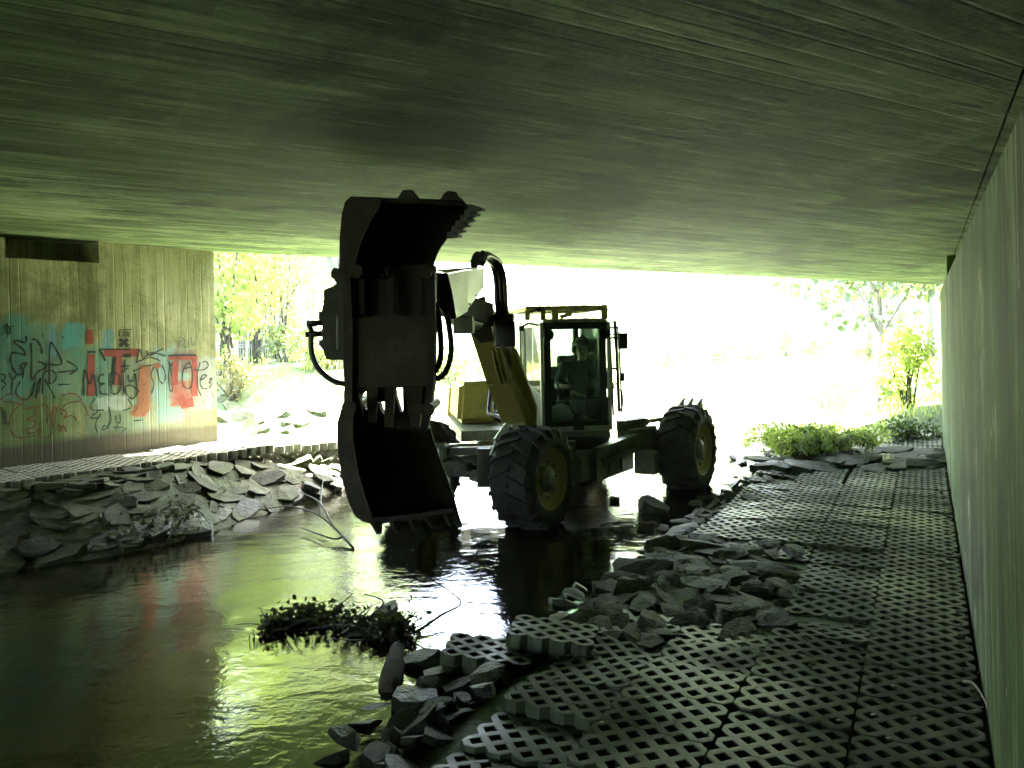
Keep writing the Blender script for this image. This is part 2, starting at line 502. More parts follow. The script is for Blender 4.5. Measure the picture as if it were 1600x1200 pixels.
# left abutment wall with graffiti: material made in wall coordinates (u along, v up)
def wallLuv(px, py):
    p = wall_hit(px, py, LW0, lw_n)
    return (p - LW0).dot(lw_dir), p.z
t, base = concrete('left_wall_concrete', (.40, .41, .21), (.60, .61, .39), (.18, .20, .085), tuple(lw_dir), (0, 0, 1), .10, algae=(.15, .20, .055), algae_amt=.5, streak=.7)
POS = t.node('ShaderNodeNewGeometry').outputs['Position']
def dotp(v, off=0.0):
    d = t.node('ShaderNodeVectorMath', operation='DOT_PRODUCT'); d.inputs[1].default_value = v
    t.link(POS, d.inputs[0]); return t.math('SUBTRACT', d.outputs['Value'], off)
U = dotp(tuple(lw_dir), LW0.dot(lw_dir)); V_ = dotp((0, 0, 1))
nz = t.noise(POS, 3.2, 6, .7); nz2 = t.noise(POS, 11, 5, .7)
def patch(base, px0, py0, px1, py1, c, amt=.85, soft=.12, thr=.5, nzs=None):
    """sprayed patch of paint between two photo corners on the wall, ragged edge"""
    (u0, v1), (u1, v0) = wallLuv(px0, py0), wallLuv(px1, py1)
    cu, cv, hu, hv = (u0 + u1) / 2, (v0 + v1) / 2, (u1 - u0) / 2, (v1 - v0) / 2
    du = t.math('DIVIDE', t.math('ABSOLUTE', t.math('SUBTRACT', U, cu)), hu)
    dv = t.math('DIVIDE', t.math('ABSOLUTE', t.math('SUBTRACT', V_, cv)), hv)
    d = t.math('MAXIMUM', du, dv)
    d = t.math('ADD', d, t.math('MULTIPLY', t.math('SUBTRACT', nz if nzs is None else nzs, .5), 1.3))
    f = t.ramp(d, [(max(0, 1 - soft - .1), 1.0), (1.0, 0.0)])
    f = t.math('MULTIPLY', f, t.ramp(nz2, [(.25, .45), (.55, 1.0)]))
    return t.mix(t.math('MULTIPLY', f, amt), base, c)
TURQ, RED, BLUE, GRN, WHT = (.13, .30, .27), (.38, .075, .045), (.17, .34, .44), (.10, .20, .06), (.45, .52, .46)
base = patch(base, -40, 485, 50, 640, (.08, .30, .28), .75)
base = patch(base, 20, 500, 130, 620, (.12, .31, .26), .65)
base = patch(base, 75, 500, 88, 560, BLUE, .8)
base = patch(base, 98, 502, 135, 545, (.10, .38, .40), .8)
base = patch(base, 110, 530, 180, 640, (.11, .33, .25), .7)
base = patch(base, -20, 620, 130, 720, GRN, .6)
base = patch(base, 130, 560, 235, 690, (.15, .26, .20), .6)
base = patch(base, 160, 515, 178, 560, (.15, .36, .42), .75)
base = patch(base, 205, 560, 335, 680, (.26, .31, .27), .55)
base = patch(base, 240, 540, 300, 660, (.22, .42, .43), .6)
base = patch(base, 133, 518, 147, 540, RED, .85)
base = patch(base, 272, 545, 310, 585, (.22, .12, .09), .75)
base = patch(base, 262, 590, 312, 635, RED, .85)
base = patch(base, 285, 620, 325, 665, (.33, .16, .13), .6)
base = patch(base, 205, 632, 232, 652, RED, .75)
base = patch(base, 145, 620, 205, 640, WHT, .7)
base = patch(base, 292, 555, 345, 640, (.42, .46, .44), .5)
# damp brown band at the foot of the wall
fb = t.ramp(t.math('ADD', V_, t.math('MULTIPLY', nz, .12)), [(.86, .9), (.96, 0.0)])
base = t.mix(fb, base, t.mix(nz2, (.075, .062, .045), (.13, .11, .08)))
t.col(base)
M_LWALL = t.m

def left_wall():
    root = empty('abutment_wall', tuple(LW1), 'concrete wall covered in graffiti on the far left bank', 'wall')
    back = -lw_n * 1.2
    p0 = LW0 - lw_dir * 34
    def V(p, z): return Vector((p.x, p.y, z))
    def cz(p): return ceil_z(p.x, p.y) - .004
    us, vt = wallLuv(155, 411)
    ps = LW0 + lw_dir * us
    # upper part right of the recess
    m = MB()
    m.hexa([V(ps, -.4), V(LW1, -.4), V(LW1 + back, -.4), V(ps + back, -.4), V(ps, cz(ps)), V(LW1, cz(LW1)), V(LW1 + back, cz(LW1 + back)), V(ps + back, cz(ps + back))])
    m.hexa([V(p0, -.4), V(ps, -.4), V(ps + back, -.4), V(p0 + back, -.4), V(p0, vt - .0), V(ps, vt), V(ps + back, vt), V(p0 + back, vt)])
    bmesh.ops.remove_doubles(m.bm, verts=m.bm.verts[:], dist=1e-4)
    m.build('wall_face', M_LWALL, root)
    m = MB()                                  # back of the bearing recess
    q0, q1 = p0 - lw_n * .6, ps - lw_n * .6
    m.hexa([V(q0, vt), V(q1, vt), V(q1 - lw_n * .5, vt), V(q0 - lw_n * .5, vt), V(q0, cz(q0)), V(q1, cz(q1)), V(q1 - lw_n * .5, cz(q1 - lw_n * .5)), V(q0 - lw_n * .5, cz(q0 - lw_n * .5))])
    m.build('back_wall', M_LWALL, root)
    m = MB()                                  # bearing block at the left end of the recess
    b1 = LW0 + lw_dir * wallLuv(8, 400)[0]; b0 = b1 - lw_dir * .7
    m.hexa([V(b0, vt), V(b1, vt), V(b1 - lw_n * .5, vt), V(b0 - lw_n * .5, vt), V(b0, cz(b0) - .05), V(b1, cz(b1) - .05), V(b1 - lw_n * .5, cz(b1) - .05), V(b0 - lw_n * .5, cz(b0) - .05)])
    m.build('bearing_block', M_LWALL, root)
    return root
LWALL = left_wall()

# ------------------------------------------------------------------ ground and water
LEFT_PX = [(-420, 985), (-150, 925), (0, 893), (180, 868), (300, 838), (440, 792), (530, 766), (690, 704)]
RIGHT_PX = [(560, 1190), (640, 1090), (780, 1030), (880, 965), (960, 905), (1040, 845), (1170, 740), (1206, 700)]
Lp = [G(*p) for p in LEFT_PX]; Rp = [G(*p) for p in RIGHT_PX]
Lp = [Vector((Lp[0].x - 3, -1.5, 0)), Vector((Lp[0].x - 5, -9, 0)), ][::-1] + Lp
Lp += [G(900, 662), G(1130, 638), G(1300, 632), Vector((16, 23.5, 0)), Vector((24, 28, 0)), Vector((60, 40, 0))]
Rp = [Vector((-2.6, -9, 0)), Vector((-1.2, -1.0, 0)), Vector((-.75, 1.5, 0))] + Rp
Rp += [Vector((5.4, 14.0, 0)), Vector((7.6, 17.0, 0)), Vector((10.5, 19.3, 0)), Vector((17, 20.5, 0)), Vector((25, 24, 0)), Vector((61, 35, 0))]
POLY = np.array([(p.x, p.y) for p in Lp] + [(p.x, p.y) for p in reversed(Rp)])
def seg_dist(pts, line):
    d = np.full(len(pts), 1e9)
    for a, b in zip(line[:-1], line[1:]):
        ab = b - a; t = np.clip(((pts - a) @ ab) / max(ab @ ab, 1e-9), 0, 1)
        q = a + t[:, None] * ab
        d = np.minimum(d, np.hypot(*(pts - q).T))
    return d
def inside(pts, poly):
    x, y = pts[:, 0], pts[:, 1]; r = np.zeros(len(pts), bool); n = len(poly)
    for i in range(n):
        x0, y0 = poly[i]; x1, y1 = poly[(i + 1) % n]
        c = ((y0 > y) != (y1 > y)) & (x < (x1 - x0) * (y - y0) / (y1 - y0 + 1e-12) + x0)
        r ^= c
    return r
LN = np.array([(p.x, p.y) for p in Lp]); RN = np.array([(p.x, p.y) for p in Rp])
def vnoise(pts, f, seed=0):
    r = np.random.default_rng(seed); out = np.zeros(len(pts))
    for k in range(5):
        a = r.uniform(0, 6.28); ph = r.uniform(0, 6.28); ff = f * r.uniform(.6, 1.7)
        out += np.sin((pts[:, 0] * math.cos(a) + pts[:, 1] * math.sin(a)) * ff + ph)
    return out / 5
def sm(x, a, b):
    t = np.clip((x - a) / (b - a), 0, 1); return t * t * (3 - 2 * t)
rwp = np.array([RW1.x, RW1.y]); rwd = np.array([rw_dir.x, rw_dir.y]); rwn = np.array([rw_n.x, rw_n.y])
lwp = np.array([LW1.x, LW1.y]); lwd = np.array([lw_dir.x, lw_dir.y]); lwn = np.array([lw_n.x, lw_n.y])
def ground_z(pts):
    pts = np.asarray(pts, float)
    dl, dr = seg_dist(pts, LN), seg_dist(pts, RN)
    ins = inside(pts, POLY)
    d = np.minimum(dl, dr)
    left = dl < dr
    y = pts[:, 1]
    # left bank
    farl = sm(y, 10.5, 16)
    zl = .54 * np.clip((d + .08) / 1.0, 0, 1) + .02 * vnoise(pts, 3, 1) + farl * (.15 * sm(d, .8, 4.5) + .025 * np.minimum(d, 14))
    # right bank: level under the paving, grassy rise further up
    farr = sm(y, 12.0, 14.5)
    zr = .092 * sm(d, -.05, .6) - .005 + .012 * vnoise(pts, 9, 5) * (d > .3) + farr * (.30 * sm(d, .2, 1.8) + .03 * d + .06 * vnoise(pts, 1.7, 3))
    z = np.where(left, zl, zr)
    z = np.where(ins, -.34 * sm(d, -.05, .9) - .02 + .03 * vnoise(pts, 2.3, 4), z)
    # earth behind the abutments
    kr = -((pts - rwp) @ rwn); ar = (pts - rwp) @ rwd
    z = z + sm(kr, .6, 1.2) * (1 - sm(ar, -1.6, -.3)) * 1.9 + sm(kr, .5, 5) * sm(ar, -.3, 3) * 1.6
    kl = -((pts - lwp) @ lwn); al = (pts - lwp) @ lwd
    z = z + sm(kl, .6, 1.2) * (1 - sm(al, -1.6, -.3)) * 1.5 + sm(kl, -.2, 3) * sm(al, -.2, 2.5) * (1 - sm(al, 4, 8)) * .7
    far = np.hypot(pts[:, 0], pts[:, 1] - 12)
    return z + sm(far, 26, 80) * 3.0 * (~ins) + sm(far, 80, 400) * 14
def ground():
    xs = np.concatenate([[-900, -500, -250, -140, -90, -60, -42, -32, -25, -20, -17], np.arange(-15, 17, .22), [18, 20, 23, 27, 33, 42, 60, 90, 140, 250, 500, 900]])
    ys = np.concatenate([[-900, -500, -250, -140, -90, -60, -42, -32, -25, -20, -16, -13, -10, -8, -6, -4, -2], np.arange(-1, 24, .22), [25, 26, 27, 28.5, 30, 32, 35, 39, 44, 52, 65, 90, 140, 250, 500, 900]])
    X, Y = np.meshgrid(xs, ys)
    pts = np.stack([X.ravel(), Y.ravel()], 1)
    z = ground_z(pts)
    v = np.column_stack([pts, z])
    nx, ny = len(xs), len(ys)
    i = np.arange(nx * ny).reshape(ny, nx)
    f = np.stack([i[:-1, :-1], i[:-1, 1:], i[1:, 1:], i[1:, :-1]], -1).reshape(-1, 4)
    t = NT('earth'); c = t.coord()
    a = t.noise(c, 1.2, 6, .65); b = t.noise(c, 14, 6, .7); g = t.noise(c, .22, 3)
    base = t.mix(t.ramp(a, [(.35, 0), (.65, 1)]), (.022, .021, .013), (.075, .066, .042))
    base = t.mix(t.ramp(b, [(.45, 0), (.7, .8)]), base, (.16, .14, .11))
    base = t.mix(t.ramp(g, [(.38, 0.), (.52, .8)]), base, (.055, .10, .022))
    t.col(base); t.set(Roughness=.9)
    t.bump(t.math('ADD', b, a), .8, .04)
    o = mesh_np('ground', v, f, t.m, smooth=True)
    tag(o, 'brown earth banks and stream bed under and beyond the bridge', None, None, 'structure')
ground()

def water():
    t = NT('stream_water')
    c = t.coord(rot=(0, 0, R_(-38)), scale=(1.0, 1.0, 1.0))
    cs = t.coord(rot=(0, 0, R_(-52)), scale=(.55, 1.5, 1))
    n1 = t.noise(cs, 3.2, 3, .55, .6); n2 = t.noise(c, 11, 4, .6, .8); n3 = t.noise(c, 38, 3, .6); big = t.noise(c, .55, 2)
    calm = t.ramp(big, [(.35, .35), (.6, 1.0)])
    h = t.math('ADD', t.math('MULTIPLY', n1, 1.0), t.math('ADD', t.math('MULTIPLY', n2, .42), t.math('MULTIPLY', n3, .10)))
    t.bump(t.math('MULTIPLY', h, calm), .20, .04)
    t.col((.012, .011, .004))
    t.set(Roughness=.035, IOR=1.6, Specular_IOR_Level=.5)
    # gentle real swell so that the surface is not a mirror-flat sheet
    xs = np.arange(-14, 24, .16); ys = np.arange(-9, 30, .16)
    X, Y = np.meshgrid(xs, ys); pts = np.stack([X.ravel(), Y.ravel()], 1)
    z = .004 * vnoise(pts, 5.2, 11) + .003 * vnoise(pts, 9.5, 12)
    for cx, cy_, r0 in RIPPLES:
        d = np.hypot(pts[:, 0] - cx, pts[:, 1] - cy_)
        z += .012 * np.sin(d * 26) * np.exp(-((d - r0) / .28) ** 2)
    nx, ny = len(xs), len(ys); i = np.arange(nx * ny).reshape(ny, nx)
    f = np.stack([i[:-1, :-1], i[:-1, 1:], i[1:, 1:], i[1:, :-1]], -1).reshape(-1, 4)
    # keep the cells over or next to the stream only
    cen = pts[f].mean(1)
    keep = inside(cen, POLY) | (np.minimum(seg_dist(cen, LN), seg_dist(cen, RN)) < .9)
    v = np.column_stack([pts, z])
    used = np.unique(f[keep]); mp = np.full(len(v), -1); mp[used] = np.arange(len(used))
    o = mesh_np('stream_water', v[used], mp[f[keep]], t.m, smooth=True)
    tag(o, 'shallow brown stream flowing under the bridge', None, None, 'structure')
RIPPLES = []
for px, py, r in ((345, 985, .35), (640, 840, .35), (700, 835, .25), (850, 838, .5), (1080, 762, .4), (470, 930, .3)):
    g = G(px, py); RIPPLES.append((g.x, g.y, r))
water()

# ------------------------------------------------------------------ grid pavers (each block a thing)
def mat_paver(name, lo, hi, wet):
    t = NT(name); c = t.coord()
    g = t.node('ShaderNodeNewGeometry'); oi = t.node('ShaderNodeObjectInfo')
    pos = g.outputs['Position']
    a = t.noise(pos, 1.1, 5, .65); b = t.noise(pos, 60, 4, .7); m = t.noise(pos, 7, 5, .7)
    base = t.mix(t.ramp(t.math('ADD', t.math('MULTIPLY', a, .5), t.math('MULTIPLY', m, .5)), [(.36, 0), (.64, 1)]), lo, hi)
    k = t.math('ADD', .75, t.math('MULTIPLY', oi.outputs['Random'], .5))
    base = t.mix(1.0, base, k, 'MULTIPLY')
    base = t.mix(t.ramp(b, [(.55, 0), (.75, .5)]), base, tuple(x * 2.1 for x in hi))
    base = t.mix(t.ramp(m, [(.58, 0), (.72, .7)]), base, (.055, .07, .03))
    t.col(base)
    # damp patches shine
    w = t.ramp(t.noise(pos, .8, 3, .6), [(.50 - wet, .42), (.60 - wet * .3, .82)])
    t.set(Roughness=w, Specular_IOR_Level=.45)
    t.bump(t.math('ADD', b, t.math('MULTIPLY', m, 1.5)), .45, .006)
    return t.m
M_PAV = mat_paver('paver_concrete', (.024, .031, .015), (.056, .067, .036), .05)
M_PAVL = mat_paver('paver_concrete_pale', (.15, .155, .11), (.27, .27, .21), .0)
PP = 0.128
def paver_mesh(name, mat, seed=0, nx=4, ny=3):
    r = random.Random(seed)
    hx, hy = nx * PP / 2 - .003, ny * PP / 2 - .003
    e = .037                                        # half diagonal of a hole
    def J(a=.0026): return r.uniform(-a, a)
    out = []
    def notch(x, y, dx, dy, nxn, nyn):              # V notch at (x, y) on an edge running along d, inward normal n
        for s, k in ((-e, 0), (0, e), (e, 0)):
            out.append((x + dx * s + nxn * k + J(), y + dy * s + nyn * k + J()))
    ch = e
    # go counter-clockwise from the lower left corner
    def corner(x, y, ax, ay, bx, by):
        out.append((x + ax * ch, y + ay * ch)); out.append((x + bx * ch, y + by * ch))
    xs = [(-nx / 2 + i) * PP for i in range(1, nx)]; ys = [(-ny / 2 + i) * PP for i in range(1, ny)]
    corner(-hx, -hy, 0, 1, 1, 0)
    for x in xs: notch(x, -hy, 1, 0, 0, 1)
    corner(hx, -hy, -1, 0, 0, 1)
    for y in ys: notch(hx, y, 0, 1, -1, 0)
    corner(hx, hy, 0, -1, -1, 0)
    for x in reversed(xs): notch(x, hy, -1, 0, 0, -1)
    corner(-hx, hy, 1, 0, 0, -1)
    for y in reversed(ys): notch(-hx, y, 0, -1, 1, 0)
    loops = [out]
    cen = [((-nx / 2 + .5 + i) * PP, (-ny / 2 + .5 + j) * PP) for i in range(nx) for j in range(ny)]
    cen += [(x, y) for x in xs for y in ys]
    q = .0355
    for cx, cy_ in cen:
        loops.append([(cx - q + J(), cy_ + J()), (cx + J(), cy_ - q + J()), (cx + q + J(), cy_ + J()), (cx + J(), cy_ + q + J())])
    v, ed = [], []
    for lp in loops:
        k = len(v); n = len(lp); v += [Vector(p) for p in lp]; ed += [(k + i, k + (i + 1) % n) for i in range(n)]
    vo, eo, fo, *_ = delaunay_2d_cdt(v, ed, [], 0, 1e-5)
    def pin(p, poly):
        return bool(inside(np.array([[p[0], p[1]]]), np.array(poly))[0])
    bm = bmesh.new(); bv = [bm.verts.new((p.x, p.y, 0)) for p in vo]
    for f in fo:
        c = sum((vo[i] for i in f), Vector((0, 0))) / len(f)
        if pin(c, out) and not any(abs(c.x - x) + abs(c.y - y) < q * .97 for x, y in cen):
            bm.faces.new([bv[i] for i in f])
    for w in [w for w in bm.verts if not w.link_faces]: bm.verts.remove(w)
    bmesh.ops.recalc_face_normals(bm, faces=bm.faces[:])
    if sum(f.normal.z for f in bm.faces) < 0: bmesh.ops.reverse_faces(bm, faces=bm.faces[:])
    top = bm.faces[:]
    bmesh.ops.dissolve_limit(bm, angle_limit=.01, verts=bm.verts[:], edges=bm.edges[:], delimit=set())
    top = bm.faces[:]
    r_ = bmesh.ops.extrude_face_region(bm, geom=top)
    nv = [g for g in r_['geom'] if isinstance(g, bmesh.types.BMVert)]
    nf = [g for g in r_['geom'] if isinstance(g, bmesh.types.BMFace)]
    for w in nv: w.co.z += .10
    bmesh.ops.recalc_face_normals(bm, faces=bm.faces[:])
    be = [ed_ for ed_ in bm.edges if len(ed_.link_faces) == 2 and all(w.co.z > .05 for w in ed_.verts) and abs(ed_.link_faces[0].normal.z - ed_.link_faces[1].normal.z) > .5]
    bmesh.ops.bevel(bm, geom=be, offset=.005, segments=2, affect='EDGES', profile=.6)
    bmesh.ops.translate(bm, verts=bm.verts[:], vec=(0, 0, -.10))
    me = bpy.data.meshes.new(name); bm.to_mesh(me); bm.free(); me.materials.append(mat)
    return me
PAV_MESH = [paver_mesh('grid_paver', M_PAV, s) for s in range(4)]
PAVL_MESH = [paver_mesh('grid_paver', M_PAVL, s + 9) for s in range(2)]
PAVE_POLY_PX = [(480, 1330), (640, 1185), (740, 1112), (815, 1050), (880, 1000), (1000, 968), (1185, 985), (1250, 868), (1085, 838), (1108, 800), (1180, 740), (1235, 702), (1330, 690), (1430, 680), (1500, 680), (1700, 1000), (1900, 1600), (300, 1600)]
PAVE_POLY = np.array([tuple(G(*p, PAVE_R))[:2] for p in PAVE_POLY_PX])
def pavers():
    px_, py_ = PP * 4 + .001, PP * 3 + .001
    rzb = math.atan2(rw_n.y, rw_n.x)
    n = 0
    rr = random.Random(3)
    LOOSE = [P(760, 1000, 1), ]
    for j in range(-8, 32):
        for i in range(0, 9):
            # the far half of the field is laid to its own line, a few centimetres off
            off = .0 if j < 15 else .03
            c = RW0 + rw_dir * (j * py_ + .2) + rw_n * (.015 + px_ * (i + .5) + (off if i > 1 else 0))
            k = inside(np.array([[c.x, c.y]]), PAVE_POLY)[0]
            edge = seg_dist(np.array([[c.x, c.y]]), np.vstack([PAVE_POLY, PAVE_POLY[:1]]))[0]
            if not k and edge > .16: continue
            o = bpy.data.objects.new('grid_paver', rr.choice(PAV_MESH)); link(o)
            dz = .012 * vnoise(np.array([[c.x, c.y]]), 1.5, 21)[0] + rr.uniform(-.004, .004)
            tilt = .012
            lab = 'grey concrete grid paver with diamond holes in the paving beside the right wall'
            pixel_left = i >= 3 or edge < .35
            if edge < .45 and i >= 1:                # blocks at the stream edge have slumped
                dz -= rr.uniform(.02, .06); tilt = .05
                lab = 'slumped grey grid paver at the broken stream edge of the paving'
            o.location = (c.x, c.y, PAVE_R + dz)
            o.rotation_euler = (rr.gauss(0, tilt), rr.gauss(0, tilt), rzb + rr.gauss(0, .008) + (math.pi if rr.random() < .5 else 0))
            tag(o, lab, 'paver', 'grid pavers beside the right wall' if tilt < .03 else 'slumped grid pavers at the stream edge')
            n += 1
    # two blocks washed up on the edge, proud of the rest
    for px, py, z, rz, lab in ((765, 1012, .125, .35, 'loose grid paver tipped up at the corner of the paving nearest the water'),
                               (865, 983, .165, .28, 'loose grid paver lying on top of the paving edge against the flat rocks')):
        c = G(px, py, z); o = bpy.data.objects.new('grid_paver', PAV_MESH[1]); link(o)
        o.location = c; o.rotation_euler = (R_(3), R_(-5), rzb + rz)
        tag(o, lab, 'paver')
    # strip at the foot of the graffiti wall
    rzl = math.atan2(lw_n.y, lw_n.x)
    for j, i in [(j, i) for j in range(-19, 8) for i in (0, 1)]:
        c = LW1 + lw_dir * (j * py_) + lw_n * (.03 + px_ * (.5 + i))
        if j > 0 : c = c + lw_n * (.03 * j)
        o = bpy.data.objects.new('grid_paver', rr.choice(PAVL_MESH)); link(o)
        o.location = (c.x, c.y, PAVE_L + rr.uniform(-.012, .008) - (.02 * max(0, j)))
        o.rotation_euler = (rr.gauss(0, .02), rr.gauss(0, .02) , rzl + rr.gauss(0, .015))
        tag(o, 'pale grid paver in the strip at the foot of the graffiti wall' if j <= 0 else 'pale grid paver continuing the strip past the end of the graffiti wall', 'paver', 'grid pavers along the graffiti wall' if j <= 0 else 'grid pavers past the graffiti wall')
    return n
pavers()

# ------------------------------------------------------------------ rocks
def mat_rock(name, lo, hi, rough, moss=.3):
    t = NT(name); g = t.node('ShaderNodeNewGeometry'); oi = t.node('ShaderNodeObjectInfo'); c = t.coord()
    pos = g.outputs['Position']
    a = t.noise(c, 4, 6, .7); b = t.noise(c, 22, 5, .7); m = t.noise(pos, 2.2, 5, .7)
    base = t.mix(t.ramp(a, [(.35, 0), (.65, 1)]), lo, hi)
    k = t.math('ADD', .6, t.math('MULTIPLY', oi.outputs['Random'], .8))
    base = t.mix(1.0, base, k, 'MULTIPLY')
    base = t.mix(t.math('MULTIPLY', t.ramp(m, [(.48, 0), (.62, 1)]), moss), base, (.06, .08, .025))
    t.col(base); t.set(Roughness=t.ramp(b, [(.3, rough - .1), (.7, min(1, rough + .12))]), Specular_IOR_Level=.22)
    t.bump(t.math('ADD', a, t.math('ADD', t.math('MULTIPLY', b, .6), t.math('MULTIPLY', t.noise(t.coord(scale=(1, 1, 9)), 7, 4, .6), .8))), .8, .025)
    return t.m
M_ROCKL = mat_rock('slate_stone', (.020, .024, .012), (.066, .073, .040), .75, .6)
M_ROCKW = mat_rock('wet_dark_stone', (.008, .009, .006), (.024, .026, .018), .36, .3)
M_ROCKR = mat_rock('dark_stone', (.007, .009, .005), (.022, .026, .016), .6, .35)
def rock_mesh(mat, seed, flat):
    r = random.Random(seed); bm = bmesh.new()
    n = r.randint(6, 8); vs_ = []
    a0 = r.random() * 6
    for k in range(n):                               # outline of a split slab, slightly different above and below
        a = a0 + 2 * math.pi * k / n + r.uniform(-.3, .3); q = r.uniform(.72, 1.05)
        x, y = math.cos(a) * q * .5, math.sin(a) * q * .34
        vs_.append(bm.verts.new((x, y, flat * r.uniform(.30, .55))))
        vs_.append(bm.verts.new((x * r.uniform(.88, 1.08), y * r.uniform(.88, 1.08), -flat * r.uniform(.35, .6))))
    vs_.append(bm.verts.new((r.uniform(-.15, .15), r.uniform(-.1, .1), flat * .62)))
    h = bmesh.ops.convex_hull(bm, input=bm.verts[:])
    bmesh.ops.delete(bm, geom=[g for g in h['geom_interior'] if isinstance(g, bmesh.types.BMVert)], context='VERTS')
    bmesh.ops.recalc_face_normals(bm, faces=bm.faces[:])
    bmesh.ops.dissolve_limit(bm, angle_limit=R_(9), verts=bm.verts[:], edges=bm.edges[:])
    bmesh.ops.bevel(bm, geom=bm.edges[:], offset=.007, segments=1, affect='EDGES')
    bmesh.ops.triangulate(bm, faces=bm.faces[:])
    from mathutils import noise as N
    bmesh.ops.subdivide_edges(bm, edges=[e for e in bm.edges if e.calc_length() > .12], cuts=1, use_grid_fill=True)
    o = Vector((seed * 1.7, seed * .9, 0))
    for v in bm.verts: v.co += v.normal * .020 * N.noise(v.co * 9 + o)
    for f in bm.faces: f.smooth = True
    for e in bm.edges:
        if len(e.link_faces) == 2 and e.calc_face_angle(0) > R_(20): e.smooth = False
    me = bpy.data.meshes.new('stone'); bm.to_mesh(me); bm.free(); me.materials.append(mat)
    return me
RK_L = [rock_mesh(M_ROCKL, s, f) for s, f in ((1, .12), (2, .14), (3, .10), (4, .17), (5, .13), (6, .11), (7, .2))]
RK_R = [rock_mesh(M_ROCKR, s, f) for s, f in ((11, .16), (12, .2), (13, .13), (14, .26), (15, .22), (16, .3))]
RK_W = [rock_mesh(M_ROCKW, s, f) for s, f in ((21, .16), (22, .2), (23, .35), (24, .26), (25, .3))]
ROCKS = []
def put_rock(mesh, loc, size, nrm, spin, label, group, jit=.15, rr=random, asp=1.0):
    n = Vector(nrm).normalized() + Vector((rr.gauss(0, jit), rr.gauss(0, jit), 0))
    q = n.to_track_quat('Z', 'Y') @ Matrix.Rotation(spin, 3, 'Z').to_quaternion()
    l = Vector(loc)
    ROCKS.append((size * asp / (l - Vector((0, 0, CAM_H))).length if group else 9.0, mesh, l, q.to_euler(), (size * asp, size, size), label, group))
def place_rocks(limit=285):
    """the stones that show largest are objects of their own; the small fill between them is one mass"""
    def in_view(l):
        x = l.x / max(l.y, .1); return l.y > 1.0 and -.75 < x < .72
    rk = sorted(ROCKS, key=lambda r: -(r[0] if in_view(r[2]) else r[0] * .01))
    for _, mesh, l, eu, sc, label, group in rk[:limit]:
        o = bpy.data.objects.new('bank_stone', mesh); link(o)
        o.location = l; o.rotation_euler = eu; o.scale = sc
        tag(o, label, 'stone', group)
    mats = [M_ROCKL, M_ROCKR, M_ROCKW]; vv, ff, mi = [], [], []; k = 0; cache = {}
    for _, mesh, l, eu, sc, label, group in rk[limit:]:
        if mesh.name not in cache:
            cache[mesh.name] = (np.array([v.co[:] for v in mesh.vertices]), [tuple(p.vertices) for p in mesh.polygons], mats.index(mesh.materials[0]))
        v, f, m = cache[mesh.name]
        M = np.array((Matrix.LocRotScale(l, eu, Vector(sc))))
        vv.append(v @ M[:3, :3].T + M[:3, 3]); ff += [tuple(i + k for i in p) for p in f]; mi += [m] * len(f); k += len(v)
    me = bpy.data.meshes.new('stone_rubble'); me.from_pydata([tuple(q) for q in np.concatenate(vv)], [], ff)
    for m in mats: me.materials.append(m)
    me.polygons.foreach_set('material_index', mi)
    o = bpy.data.objects.new('stone_rubble', me); link(o); tag(o, 'small stones filling the gaps between the larger bank slabs', 'rubble', None, 'stuff')
def line_at(line, s):
    """point and direction at arc length s on a polyline"""
    for a, b in zip(line[:-1], line[1:]):
        L = (b - a).length
        if s <= L: return a + (b - a) * (s / L), (b - a) / L
        s -= L
    return line[-1], (line[-1] - line[-2]).normalized()
